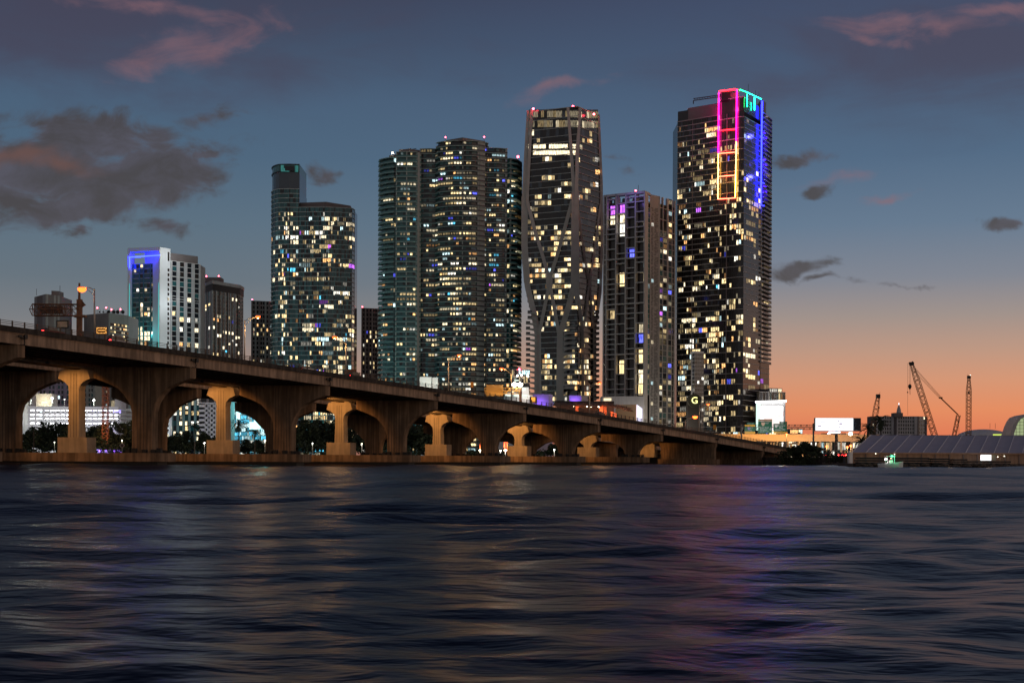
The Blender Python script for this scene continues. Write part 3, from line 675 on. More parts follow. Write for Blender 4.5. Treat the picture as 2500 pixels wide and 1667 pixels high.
for f in range(43):
    mb = MB(); z = LAND + f * (z1 - LAND) / 43; p = pts[2]; mb.obox(p + Vector((-.5, -.2, z)), (2.0, .3, 0), (0, 4, 0), (0, 0, .25)); mb.obox(p + Vector((1.3, -.2, z)), (.15, 0, 0), (0, 4, 0), (0, 0, 1.1), 1)
    mb.build('balcony', [slab_g, rail_k], t2)
# --- T0: brown tower and telecom building at far left
t0 = thing('office_tower', 'windowless brown grey tower with pale pilasters behind the cantilever gantry', 'tower', (XP(115, 820), 820, LAND))
pts = [P2(85, 830), P2(112, 815), P2(144.8, 822)]
tower(t0, pts, ['wddw', 'wdddwdw'], LAND, ZP(720.5, 110, 820), 30, [glass_n], lambda *a: 0, slab_m=None, wall_m=greyw, wall2_m=brownw, wall_out=.3, depth=16, core_m=brownw)
core(t0, [P2(125.5, 822), P2(144.8, 824)], ZP(720.5, 130, 822), ZP(709.5, 135, 822), 8, brownw, 'roof_house')
mb = MB(); mb.tube([(XP(86, 822), 824, ZP(720, 86, 822)), (XP(86, 822), 824, ZP(704, 86, 822))], .12, 5); mb.tube([(XP(142, 822), 825, ZP(709, 142, 822)), (XP(142, 822), 825, ZP(696, 142, 822))], .14, 5); mb.build('antenna', black, t0)
t0b = thing('telecom_building', 'broad grey brown block with dishes and red lights on its roof', 'building', (XP(260, 840), 840, LAND))
pts = [P2(206, 850), P2(214, 846), P2(266, 834), P2(313, 850)]
tower(t0b, pts, ['w', 'ddddddd', 'ddddddd'], LAND, ZP(766, 250, 840), 20, [glass_n], lambda *a: 0, slab_m=None, wall_m=greyw, wall2_m=greyw, depth=24, core_m=greyw)
mb = MB(); ml = Win(); nn = outward(pts[2], pts[3])
for r_ in range(6):
    z = ZP(797 + r_ * 9, 290, 842); p, q = pts[2] + (pts[3] - pts[2]) * .04, pts[3]
    mb.obox(p + nn * .3 + up * z, q - p, nn * .03, up * 1.5, 0)
    for j in range(10):
        if random.random() < .45: a = p + (q - p) * (j / 10 + .01); ml.add(a, a + (q - p) * .08, z + .2, z + 1.3, pick(), nn * .38)
n1 = outward(pts[1], pts[2])
for px, py in ((216, 797), (216, 806)): a = P2(px, 846); ml.add(a, a + (pts[2] - pts[1]).normalized() * 1.3, ZP(py + 2, px, 846), ZP(py - 2, px, 846), 0, n1 * .35)
mb.build('window_band', glass_n, t0b); ml.build(t0b)
for px, py in ((237.5, 751.5), (259, 751), (272, 755.5), (294, 755)):
    beacon(t0b, px, py, 850, ZP(767, px, 850)); p = W(px, 762, 850); mb = MB()
    for dx in (-1.6, -.8, .9, 1.8): mb.tube([(p.x + dx, 850, p.z - 1.6), (p.x + dx, 850, p.z + 2.5 * random.random())], .09, 4)
    for dx in (-1.5, 1.6):
        mb.tube([(p.x + dx, 849.2, p.z), (p.x + dx, 849.6, p.z)], 1.1 if px > 270 else .5, 10)
    mb.build('antenna_cluster', black, t0b)
# --- T2b, T4: small brown towers
def small_tower(name, label, px0, px1, pyt, Y, spec, seed):
    random.seed(seed); r_ = thing(name, label, 'tower', (XP((px0 + px1) / 2, Y), Y, LAND)); pts = [P2(px0, Y), P2(px1, Y + 6)]
    tower(r_, pts, [spec], LAND, ZP(pyt, (px0 + px1) / 2, Y), int((ZP(pyt, px0, Y) - LAND) / 3.1), [glass_n, glass_d], lambda f, i, b: .22 if f < .85 else .05, slab_m=slab_g, slab_t=.22, slab_out=.04, wall_m=brownw, wall2_m=greyw, depth=18,
          pal=((50, 25, 12, 3, 5, 0, 3, 0), (45, 35, 20)), run=.1, many=60)
    for px in (px0 + 2, px1 - 3): beacon(r_, px, pyt - 3, Y + 4, ZP(pyt, px, Y))
small_tower('condo_tower', 'slim dark brown tower just left of the teal glass tower', 613.5, 668, 734, 1010, 'wNdNwNNdNwNw', 3)
small_tower('condo_tower', 'slim dark brown tower between the teal glass tower and the wide balcony tower', 882.5, 940, 752, 1010, 'wNdNwNdNNwNdNw', 5)
# --- T3: teal glass tower with curved left corner
random.seed(21)
t3 = thing('glass_tower', 'teal glass tower with rounded left corner and taller left part', 'tower', (XP(740, 930), 930, LAND))
def arcp(px0, Y0, px1, Y1_, n, bulge):
    p, q = P2(px0, Y0), P2(px1, Y1_); o = []; nr = outward(p, q)
    for i in range(n + 1): t_ = i / n; o.append(p + (q - p) * t_ + nr * bulge * 4 * t_ * (1 - t_))
    return o
left = arcp(664, 946, 679, 929, 5, 2.0) + [P2(705, 928), P2(730, 929)]
right_ = [P2(730, 928), P2(800, 927), P2(859, 931), P2(865, 938)]
zr, zl = ZP(508, 790, 930), ZP(402, 690, 930); nfr = 54; fh = (zr - LAND) / nfr
lf = lambda f, i, b: (.13 if f < .97 else .0)
tower(t3, left, ['gg', 'gg', 'gg', 'g', 'g', 'gggggg', 'dgggd'], LAND, LAND + fh * 58, 58, [glass_t, glass_t2, glass_d], lambda f, i, b: (.04 if i < 5 else .26) if f < .9 else 0, slab_m=slab_w, slab_t=.24, slab_out=.55, mull=rail_k, wall_m=glass_d, depth=16, pal=((44, 26, 8, 8, 8, 2, 3, 1), (35, 40, 25)), wall_out=.05)
tower(t3, right_, ['ggggdgggggggdggggg', 'ggggggdggggggggggd', 'g'], LAND, zr, nfr, [glass_t, glass_t2, glass_d, glass_d], lf, slab_m=slab_w, slab_t=.24, slab_out=.45, mull=rail_k, wall_m=glass_d, depth=18, pal=((44, 26, 8, 12, 8, 4, 1, 1.4), (32, 36, 32)), wall_out=.05, run=.72)
ztall = LAND + fh * 58
core(t3, left, ztall, ZP(421, 700, 930), 14, glass_b, 'upper_glass', inset=.3)
core(t3, left, ZP(421, 700, 930), zl, 14, glass_t2, 'crown_glass', inset=.3)
mb = MB(); slab(mb, left, ZP(421, 700, 930), .5, .3, 0, 12); slab(mb, left, zl - .4, .5, .3, 0, 12)
for i in range(8):
    p = P2(682 + i * 6.4, 927.6 + .0); mb.tube([p + up * ZP(421, 700, 930), p + up * zl], .12, 4)
mb.build('crown_frame', rail_k, t3)
mb = MB(); mb.face([P2(694, 927) + up * ZP(418, 700, 928), P2(718, 927) + up * ZP(418, 700, 928), P2(718, 927) + up * ZP(407, 700, 928), P2(694, 927) + up * ZP(407, 700, 928)]); mb.build('roof_screen', glass_d, t3)
mb = MB(); a, b_ = P2(682, 927), P2(728, 928.6)
for i, (x0, x1) in enumerate(((.05, .2), (.8, .97), (.2, .5))): mb.face([a + (b_ - a) * x0 - Vector((0, .3, 0)) + up * (ZP(420, 700, 928)), a + (b_ - a) * x1 - Vector((0, .3, 0)) + up * (ZP(420, 700, 928)), a + (b_ - a) * x1 - Vector((0, .3, 0)) + up * (zl - 3 + 2 * (i < 2)), a + (b_ - a) * x0 - Vector((0, .3, 0)) + up * (zl - 3 + 2 * (i < 2))], 0, [(0, 0), (6, 0), (6, 1), (0, 1)])
mb.build('crown_light', emi('teal crown light', (.12, .7, .65), .35, pattern=True), t3)
core(t3, [P2(729, 934), P2(795, 930), P2(855, 944)], zr, ZP(496, 790, 935), 12, brownw, 'roof_house')
# bright cyan podium of the teal tower
pod = thing('podium_building', 'low glass podium glowing bright cyan at the foot of the teal glass tower', 'building', (XP(620, 860), 860, LAND))
pts = [P2(560, 880), P2(602, 862), P2(684, 850)]; zpd = ZP(972, 600, 860)
tower(pod, pts, ['g' * 14, 'g' * 22], LAND, zpd, 14, [glass_t2, glass_t], lambda f, i, b: .75, slab_m=slab_w, slab_t=.3, slab_out=.3, mull=slab_w, depth=20, wall_m=greyw, pal=((0, 0, 3, 22, 0, 14, 0, 0), (45, 45, 10)), run=.8, sill=.1, head=.2, many=90)
cy = emi('cyan podium glow', (.12, .85, .85), 2.5, light=True)
for (a0, a1, b0, b1) in ((578, 587, 1004, 1024), (621, 628, 1012, 1034), (610, 637, 1030, 1048), (648, 668, 1028, 1046)):
    mb = MB(); yy_ = 850 if a0 > 600 else 862; mb.face([(XP(a0, yy_), yy_, ZP(b1, a0, yy_)), (XP(a1, yy_), yy_, ZP(b1, a0, yy_)), (XP(a1, yy_), yy_, ZP(b0, a0, yy_)), (XP(a0, yy_), yy_, ZP(b0, a0, yy_))]); mb.build('window', emi('white cyan lobby glow', (.5, 1, 1), 2.2), pod)
point_light('lamp_light', (XP(640, 800), 800, 30), 45000, (.1, .9, .95), 3, pod)

# --- T5: wide tower with balconies
random.seed(33)
t5 = thing('balcony_tower', 'very wide tower of stacked dark balconies with a convex middle', 'tower', (XP(1100, 870), 870, LAND))
def poly5(lst): return [P2(px, Y) for px, Y in lst]
Y5 = 875
zone = [
    # polyline (px, Y), pattern per segment, top row, floors
    ([(932, 893), (934, 886), (946, 882), (966, 879)], ['g', 'gg', 'ggg'], 385, 'a'),
    ([(966, 878), (990, 877), (1014, 878), (1024, 882)], ['wggg', 'wggg', 'mw'], 366, 'b'),
    ([(1024, 883), (1046, 882), (1068, 883)], ['dggg', 'ggg'], 362, 'c'),
    ([(1068, 881), (1073, 878), (1086, 876), (1105, 874), (1127, 873.5), (1150, 874), (1168, 876), (1181, 878.5), (1187, 881)], ['g', 'gg', 'ggg', 'ggg', 'wggg', 'gw', 'dw', 'gw'], 347, 'd'),
    ([(1187, 880), (1210, 880), (1236, 882)], ['gggg', 'gggww'], 356, 'e'),
    ([(1236, 881), (1252, 884), (1262, 892), (1263, 905)], ['gwg', 'gg', 'g'], 385, 'f')]
fh5 = (ZP(358, 1100, Y5) - LAND) / 62.0
for lst, spec, pyt, zn in zone:
    pts = poly5(lst); nf = round((ZP(pyt, 1100, Y5) - LAND) / fh5)
    pm = {'a': .12, 'b': .11, 'c': .14, 'd': .24, 'e': .22, 'f': .2}[zn]
    tower(t5, pts, spec, LAND, LAND + nf * fh5, nf, ([glass_t, glass_d, glass_t2] if zn in 'ab' else [glass_d, glass_t, glass_t, glass_t2]), lambda f, i, b, pm=pm: pm * (1.15 if f < .9 else .9), slab_m=mat('sea grey slab edge', (.36, .43, .41), .8, var=.12, scale=.3), slab_t=.34, slab_out={'a': 2.6, 'b': 1.2, 'c': 1.0, 'd': 1.6, 'e': 1.5, 'f': 2.8}[zn],
          rail=rail_t if zn in 'abf' else rail_k, rail_h=.95, wall_m=mat('tower wall', (.38, .43, .41), .8, var=.08), depth=14, core_m=mat('tower wall', (.25,)*3), pal=((46, 24, 8, 12, 8, 3, 4, 1.5), (30, 38, 32)), run=.62, wall_out=.9, sill=.2, head=.5, many=50, slab_inn=.3)
zr = lambda py: ZP(py, 1100, Y5)
mbs = [([(1086, 878), (1127, 870), (1183, 880)], 348, 340), ([(972, 884), (1000, 882), (1028, 886)], 372, 358), ([(1028, 892), (1068, 894)], 366, 354), ([(1187, 892), (1232, 894)], 366, 353), ([(948, 892), (966, 888)], 390, 366)]
for lst, a, b_ in mbs: core(t5, poly5(lst), zr(a), zr(b_), 10, brownw, 'roof_house')
mb = MB(); mb.tube([P2(1078, 885) + up * zr(360), P2(1078, 885) + up * zr(340), P2(1092, 885) + up * zr(341)], .2, 4)
for px in (990, 1003, 1045): mb.tube([P2(px, 885) + up * zr(357), P2(px + 12, 885) + up * zr(355)], .25, 4)
mb.build('roof_davit', black, t5)
beacon(t5, 1087.5, 335.5, 880, zr(341)); beacon(t5, 1182, 335, 885, zr(341)); beacon(t5, 1264.5, 383, 900, zr(390), .8)
fl_e = emi('white floodlight lens', (1, .85, .6), 40)
mb = MB(); p = W(958.5, 374, 884); mb.lathe(p, [(0, -.5), (.5, -.3), (.5, .3), (0, .5)], 8); mb.build('roof_floodlight', fl_e, t5)
pb = thing('podium_building', 'plain bright white block at the foot of the wide balcony tower', 'building', (XP(1048, 850), 850, LAND))
mb = MB(); mb.box(XP(1025, 850), XP(1054, 850), 850, 866, LAND, ZP(920, 1048, 850)); mb.box(XP(1056, 850), XP(1069.5, 850), 851, 866, LAND, ZP(921, 1048, 850)); mb.box(XP(1052, 850), XP(1058, 850), 853, 866, LAND, ZP(922, 1048, 850)); mb.build('wall', whitep, pb)
point_light('lamp_light', (XP(1045, 835), 835, ZP(950, 1048, 835)), 9000, (.95, .95, .8), 1.5, pb)

# --- T6: ribbed tower
random.seed(44)
Y6 = 862
t6 = thing('ribbed_tower', 'slender tower wrapped in a pale curving concrete exoskeleton', 'tower', (XP(1380, Y6), Y6, LAND))
def lerp(tbl, x):
    if x <= tbl[0][0]: return tbl[0][1]
    for (a, b_), (c, d) in zip(tbl, tbl[1:]):
        if x <= c: return b_ + (d - b_) * (x - a) / (c - a)
    return tbl[-1][1]
Lx = [(272, 1290), (380, 1283.5), (561, 1277.5), (640, 1278.5), (715, 1284), (775, 1299), (817, 1309), (980, 1309)]
Rx = [(280, 1462), (383, 1467), (520, 1470), (640, 1469), (715, 1466), (753, 1461), (800, 1452), (980, 1452)]
CXf = [(265, 1416), (470, 1407), (700, 1405), (805, 1420), (980, 1422)]
def face6(px, py):
    """world point on the faceted glass skin at this photo column and row"""
    L, Rr, C_ = lerp(Lx, py), lerp(Rx, py), 1409.0
    if px < C_: Y = Y6 + 16 * ((C_ - px) / (C_ - 1280)) ** 1.0
    else: Y = Y6 + 26 * ((px - C_) / (1470 - C_))
    return W(px, py, Y)
rows = []; py = 980.0
while py > 330: rows.append(py); py -= 13.05 if py > 560 else 15.3
rows += [315, 291, 268]
wn_ = Win(); gl = MB(); mu = MB()
for a, b_ in zip(rows, rows[1:]):
    L = lerp(Lx, a) + 2; Rr = lerp(Rx, a) - 2; arc = a < 2000 and a > 760
    cols = [L + (1409 - L) * i / 16 for i in range(17)] + [1409 + (Rr - 1409) * i / 9 for i in range(1, 10)]
    full = 343 < (a + b_) / 2 < 374 ; topb = a <= 320
    prev = False
    for i in range(len(cols) - 1):
        p0, p1 = cols[i], cols[i + 1]; s0 = lerp(Lx, b_) + 2; f0 = (p0 - L) / (Rr - L)
        L2, R2 = lerp(Lx, b_) + 2, lerp(Rx, b_) - 2
        m = lambda p: (L2 + (p - L) / (1409 - L) * (1409 - L2)) if p <= 1409 else (1409 + (p - 1409) / (Rr - 1409) * (R2 - 1409))
        A_, B_, C_, D_ = face6(p0, a), face6(p1, a), face6(m(p1), b_), face6(m(p0), b_)
        gl.face([A_, B_, C_, D_], random.choices([0, 1, 2], [6, 2, 2])[0])
        leftf = p0 < 1409
        pr = .92 if (full and leftf and i > 1) or (topb and random.random() < .9) else (.11 if leftf else .08) * (1.5 if a > 560 else .8)
        on = random.random() < (.68 if prev and not full else pr); prev = on and not (full or topb)
        if on:
            n = Vector((-.1, -1, 0)).normalized() * .12 if leftf else Vector((.4, -.9, 0)).normalized() * .12
            q = lambda P_, Q_, t_: P_ + (Q_ - P_) * t_
            mi = (random.choice((3, 4, 6)) if topb or full else pick((50, 22, 6, 3, 18, 0, 0, 0), (35, 35, 30)))
            if full and leftf: mi = 3 if a > 350 else 6
            if topb: mi = random.choice((2, 5, 4, 5))
            if not full and not topb: mi = pick((50, 22, 6, 3, 18, 0, 0, 0), (35, 35, 30)) if random.random() < .5 else mi
            lo, hi = q(A_, D_, .16), q(A_, D_, .84); lo2, hi2 = q(B_, C_, .16), q(B_, C_, .84)
            wn_.l.append(((A_ - B_).length * (3 - mi % 3), lo + n, lo2 + n, lo.z, hi.z, mi))
gl.build('glass_wall', [glass_n, glass_d, glass_b], t6); wn_.build(t6)
for a in rows:   # floor edges
    L, Rr = lerp(Lx, a), lerp(Rx, a); mb = MB(); P_ = [face6(x, a) for x in (L, 1345, 1409, Rr)]
    pl = [Vector((p.x, p.y, 0)) for p in P_]; slab(mb, pl, P_[1].z - .16, .36, .45, 0, 6); mb.build('floor_slab', slab_g, t6)
core_rows = list(zip(rows[::1], rows[1::1]))
mb = MB()
for a, b_ in core_rows:
    L, Rr = min(lerp(Lx, a), 9999), lerp(Rx, a); x0, x1 = face6(L + 4, a).x, face6(Rr - 4, a).x; z0, z1 = face6(1409, a).z, face6(1409, b_).z
    mb.prism([(x0, Y6 + 19, z0), (XP(1409, Y6 + 4, a), Y6 + 3, z0), (x1, Y6 + 29, z0), (x1, Y6 + 44, z0), (x0, Y6 + 44, z0)], (0, 0, z1 - z0))
mb.build('core_wall', glass_n, t6)
def rib(path, w=.9, wl=None, name='rib'):
    """concrete rib: rectangular beam following photo points on the skin"""
    P_ = []
    for i in range(len(path) - 1):
        (x0, y0), (x1, y1) = path[i], path[i + 1]; n = max(2, int(abs(y1 - y0) / 14))
        for j in range(n): P_.append((x0 + (x1 - x0) * j / n, y0 + (y1 - y0) * j / n))
    P_.append(path[-1]); mb = MB(); prev = None
    for i, (x, y) in enumerate(P_):
        c = face6(x, y) + Vector((0, -.2, 0)); ww = (wl[0] + (wl[1] - wl[0]) * i / (len(P_) - 1)) if wl else w
        ring = [c + Vector((sx * ww, sy, 0)) for sx, sy in ((-1, -1.0), (1, -1.0), (1, .8), (-1, .8))]
        if prev:
            for j in range(4): k = (j + 1) % 4; mb.face([prev[j], prev[k], ring[k], ring[j]])
        prev = ring
    mb.build(name, rib_m, t6)
rib([(1386.5, 264), (1393, 350), (1398, 420), (1402, 470), (1403, 540)], wl=(.8, 1.2)); rib([(1416, 265), (1410, 360), (1407, 470), (1406, 540)], wl=(.9, 1.2))
rib([(1404.5, 470), (1404, 560), (1404, 700)], wl=(2.2, 2.6)); rib([(1403, 690), (1392, 735), (1377, 785), (1367, 815), (1366, 860)], wl=(1.9, 1.7)); rib([(1405, 690), (1411, 740), (1418, 790), (1420.5, 815), (1421, 860)], wl=(1.7, 1.2))
rib([(1367, 812), (1368, 978)], wl=(1.8, 2.6)); rib([(1420.5, 812), (1422, 978)], w=1.15)
rib([(1298.5, 270), (1293, 370), (1288, 470), (1287.5, 500)], w=.9)
rib([(1288, 495), (1305, 560), (1326.5, 630), (1338, 670)], w=1.1); rib([(1397, 490), (1381, 550), (1360, 625), (1345, 670)], w=1.15)
rib([(1341, 664), (1341, 702)], w=2.0); rib([(1340, 700), (1331.6, 740), (1316, 818)], w=1.1); rib([(1343, 700), (1352, 745), (1365, 818)], w=1.1)
rib([(1290, 271), (1284, 380), (1279, 500), (1279, 560), (1281, 640), (1288, 700), (1304, 768), (1313, 817), (1313, 978)], wl=(1.0, 2.2))
rib([(1281, 480), (1280.5, 600), (1287, 690)], w=2.0)
rib([(1409, 500), (1426, 625), (1436, 680)], w=.75); rib([(1466, 500), (1450, 620), (1441, 680)], w=.75)
rib([(1438.5, 672), (1438.5, 705)], w=1.3); rib([(1437, 700), (1425, 800)], w=.7); rib([(1440, 700), (1447, 800)], w=.7)
rib([(1461.5, 281), (1468, 450), (1468.5, 600), (1464, 715), (1458, 755), (1450.5, 805), (1450, 978)], wl=(.7, 1.5))
for i, y in enumerate([763 + 13.05 * j for j in range(17)]):   # curved corner balconies
    for side, xe, xi in ((-1, 1284 if i > 1 else 1286 + 2, 1311), (1, 1463, 1449)):
        a = face6(xi, y); b_ = W(xe, y, a.y - 1.0); mb = MB(); dz = a.z - b_.z
        n = 6; prof = [(b_.x, b_.z + .1), (b_.x, b_.z - .35)] + [(b_.x + (a.x - b_.x) * (math.sin(t_ * math.pi / 2)), b_.z - .35 - 2.4 * (1 - math.cos(t_ * math.pi / 2))) for t_ in [j / n for j in range(1, n + 1)]] + [(a.x, b_.z + .1)]
        mb.prism([(x, a.y + 3, z) for x, z in prof], (0, -5.0, 0)); mb.box(min(b_.x, b_.x + side * -2.6), max(b_.x, b_.x + side * -2.6), a.y - 1.9, a.y - 1.8, b_.z + .1, b_.z + 1.2, 1)
        mb.build('corner_balcony', [rib_m, rail_k], t6)
for j in range(15):     # arched balconies in the middle bay
    y = 798 + 12.6 * j; x0, x1 = 1374 + (2 if j else 8), 1416; n = 8; hgt = 8.5 if j < 14 else 22; mb = MB(); a = face6(1395, y)
    L_, R_ = W(x0, y, a.y - 1.2), W(x1, y, a.y - 1.2); xc, rx_ = (L_.x + R_.x) / 2, (R_.x - L_.x) / 2; zt_ = L_.z + hgt * .248 * 1.45; arch = [(xc + rx_ * math.cos(math.pi * k / n), L_.z + (hgt * .248) * math.sin(math.pi * k / n) ** .8) for k in range(n + 1)]
    for (xa, za), (xb, zb) in zip(arch, arch[1:]): mb.prism([(xa, L_.y, za), (xb, L_.y, zb), (xb, L_.y, zt_ if j else zb + .5), (xa, L_.y, zt_ if j else za + .5)], (0, 1.0, 0))
    mb.build('arched_balcony', rib_m, t6)
for px, py in ((1302, 266), (1399, 260.5), (1450, 279)): beacon(t6, px, py, 872, ZP(285, px, 872), .7)
mb = MB()
P_ = [face6(x, y) for x, y in ((1290, 272), (1320, 269), (1386, 264), (1416, 265), (1462, 282))]
for p, q in zip(P_, P_[1:]): mb.obox(p - up * 2, q - p, (0, 1.2, 0), up * 2.2)
mb.build('parapet', glass_n, t6)
# --- low block and grey building between the wide tower and the ribbed tower are built further down
# --- T7: white lattice tower
random.seed(55)
Y7 = 800
t7 = thing('lattice_tower', 'pale tower with an open white concrete grid front and a louvred side', 'tower', (XP(1560, Y7), Y7, LAND))
A, B, C, D, E = P2(1473, 812), P2(1572, Y7 - 2), P2(1587, 806), P2(1609, 812), P2(1646, 826)
t7_m = mat('pale grid concrete', (.40, .37, .345), .8, var=.1, scale=.3)
zt = ZP(472, 1520, 805); zb = ZP(963, 1520, 805); nf = 40; fh = (zt - zb) / nf; wn_ = Win(); gl = MB(); fr = MB(); sl_all = []
eA = (B - A); nA = outward(A, B); cols = [0, .065, .30, .54, .78, 1.0]
core(t7, [A + eA * .07 + Vector((0, 3, 0)), B + Vector((0, 3, 0)), C + Vector((0, 2, 0)), D, E], LAND, ZP(492, 1560, 806), 18, glass_n)
for i, c in enumerate(cols):
    p = A + eA * c; w = .7; fr.obox(p - eA.normalized() * w / 2 + up * LAND, eA.normalized() * w, -nA * 4.2, up * (zt - LAND))
fr.obox(C - (C - B).normalized() * .4 + up * LAND, (C - B).normalized() * .8, Vector((0, 2, 0)), up * (ZP(474, 1587, 806) - LAND))
fr.obox(A + up * (zt - 1), eA, -nA * 4.2, up * 1.2); fr.obox(B + up * (zt - 1), C - B, Vector((0, 3, 0)), up * 1.3)
for f, j in ((13, 0), (22, 0), (32, 0)):
    fr.obox(A + nA * .1 + up * (zt - fh * f - .3), eA, -nA * 4, up * .7)
fr.build('frame_grid', t7_m, t7)
for f in range(nf):
    z = zb + f * fh; mb = MB()
    for i in range(5):
        if i == 0 and f % 2: continue
        # bays step in pairs of floors, shifted from bay to bay
        o = (f + i) % 2; p, q = A + eA * cols[i], A + eA * cols[i + 1]
        if o == 0 or random.random() < .25 or i == 0: mb.obox(p + up * z, q - p, -nA * (3.4 if i else 1.5), up * .45)
    mb.obox(B + up * z, C - B, Vector((0, 1, 0)), up * .3); mb.build('floor_slab', slab_g, t7)
for f in range(nf - 3):
    z = zb + f * fh
    for i in range(1, 5):
        p, q = A + eA * cols[i] - nA * 3.0, A + eA * cols[i + 1] - nA * 3.0; e = q - p
        p, q = p + e * .22, q - e * .06
        gl.face([p + up * z, q + up * z, q + up * (z + fh), p + up * (z + fh)], random.choices([0, 1, 2], [5, 2, 2])[0])
        if random.random() < (.42 if f < 30 else .32): mi = pick((50, 26, 8, 6, 8, 1, 3, 0), (30, 30, 40)); wn_.add(p + e * .04, q - e * .04, z + .3, z + fh * (.85 if random.random() < .5 else 1.0), mi, nA * .1)
        if f % 2 == 0 and random.random() < .06: wn_.add(p, q, z + .2, z + 2 * fh - .4, 0, nA * .1)
    p, q = B + (C - B) * .12, C - (C - B) * .12; n = outward(B, C)
    gl.face([p + n * .05 + up * (z + .4), q + n * .05 + up * (z + .4), q + n * .05 + up * (z + fh), p + n * .05 + up * (z + fh)], 1)
    if random.random() < .12: wn_.add(p, q, z + .4, z + fh - .2, pick(), n * .12)
for (bi, f0, n_, mi) in ((1, 36, 2, 21), (2, 36, 2, 21), (1, 34, 2, 3), (2, 34, 2, 3), (2, 31.5, 3, 6), (3, 27, 2, 18), (2, 21.5, 3, 0), (1, 15, 2, 1), (4, 12, 2, 4), (4, 10, 2, 18), (4, 6, 3, 0), (2, 4, 3, 0), (4, 2, 3, 3), (4, -.2, 3, 0)):
    p, q = A + eA * cols[bi] - nA * 2.8, A + eA * cols[bi + 1] - nA * 2.8; e = q - p; wn_.add(p + e * .2, q - e * .07, zb + f0 * fh + .4, zb + (f0 + n_) * fh - .4, mi, nA * .2)
gl.build('glass_wall', [glass_d, glass_t, glass_b], t7)
# louvred wall with small square holes
n3 = outward(C, D); mb = MB(); mb.obox(C + up * LAND, D - C, Vector((0, 2, 0)), up * (ZP(478, 1600, 810) - LAND))
lv_m = mat('louvre wall', (.30, .28, .26), .85, var=.1); mb.build('louvre_wall', lv_m, t7); mb = MB(); e = D - C
for f in range(58):
    z = LAND + 4 + f * (ZP(490, 1600, 810) - LAND - 8) / 58
    for g_ in (.08, .42, .62):
        for r_ in (0, .75, 1.5):
            if random.random() < .85: a = C + e * (g_ + random.choice((0, .06))) + n3 * .04 + up * (z + r_); mb.face([a, a + e * .2, a + e * .2 + up * .42, a + up * .42], 0)
mb.build('louvre_grid', mat('dark louvre slot', (.08, .075, .075), .8, var=0), t7)
for f in (3, 6, 9, 13, 21, 33, 44): a = C + e * .1; zz = LAND + 4 + f * 2.9; wn_.add(a, a + e * .25, zz, zz + 1.9, random.choice((7, 10, 4)), n3 * .1)
# right face: grid of glass bays and open frame at the end
n4 = outward(D, E); e = E - D; z1 = ZP(486, 1630, 820); fr = MB(); gl = MB()
for c in (0, .22, .50, .56, .82, 1.0): fr.obox(D + e * c - e.normalized() * .3 + n4 * .3 + up * LAND, e.normalized() * .6, -n4 * 1.2, up * (z1 - LAND))
for f in range(46):
    z = LAND + f * (z1 - LAND) / 46
    if f % 2 == 0 or f < 40: fr.obox(D + n4 * .2 + up * z, e, -n4, up * .3)
    for a, b_ in ((0, .22), (.22, .5), (.56, .82)):
        if f > 39 and a < .5: continue
        p, q = D + e * a, D + e * b_; gl.face([p + n4 * .08 + up * z, q + n4 * .08 + up * z, q + n4 * .08 + up * (z + 3.4), p + n4 * .08 + up * (z + 3.4)], random.choices([0, 1, 2], [3, 2, 4])[0])
        if random.random() < .34: wn_.add(p + e * .03, q - e * .03, z + .5, z + 2.6, pick((40, 26, 10, 12, 8, 2, 4, 2), (15, 35, 50)), n4 * .16)
fr.build('side_grid', t7_m, t7); gl.build('side_glass', [glass_d, glass_t, glass_b], t7); wn_.build(t7)
mb = MB()
for px in (1480, 1500, 1520, 1545): a = P2(px, 812); mb.obox((a.x, a.y + 2, zt - 4.4), (3.4, 0, 0), (0, 5, 0), (0, 0, 3.2))
mb.obox((XP(1553, 812), 812, zt - 10), (5, 0, 0), (0, 4, 0), (0, 0, 9)); mb.build('roof_wall', mat('slate panel', (.10, .105, .13), .8), t7)
beacon(t7, 1552, 465.5, 808, zt, .5); mb = MB(); mb.tube([(XP(1557, 808), 808, zt), (XP(1557, 808), 808, ZP(452, 1557, 808))], .12, 5); mb.build('antenna', black, t7)
point_light('lamp_light', (XP(1535, 795), 795, ZP(484, 1535, 795)), 1500, (.3, .2, 1), 1, t7)
# its podium
mb = MB(); pz = ZP(968, 1520, 790)
mb.obox(P2(1470, 788) + up * LAND, P2(1574, 784) - P2(1470, 788), Vector((0, 14, 0)), up * (pz - LAND)); mb.build('podium', greyw2, t7)
mb = MB(); p = P2(1474, 787.6)
for px in (1475, 1498): mb.face([P2(px, 787.3) + up * ZP(978, px, 787), P2(px + 18, 786.7) + up * ZP(978, px, 787), P2(px + 18, 786.7) + up * ZP(972, px, 787), P2(px, 787.3) + up * ZP(972, px, 787)])
mb.build('lit_strip', emi('warm strip light', (1, .8, .45), 1.6), t7)
for px, c, e_ in ((1560, (1, .9, .8), 4000), (1625, (1, .93, .8), 9000), (1648, (1, .93, .8), 9000)): point_light('lamp_light', (XP(px, 776), 776, 14), e_, c, 1.5, t7)

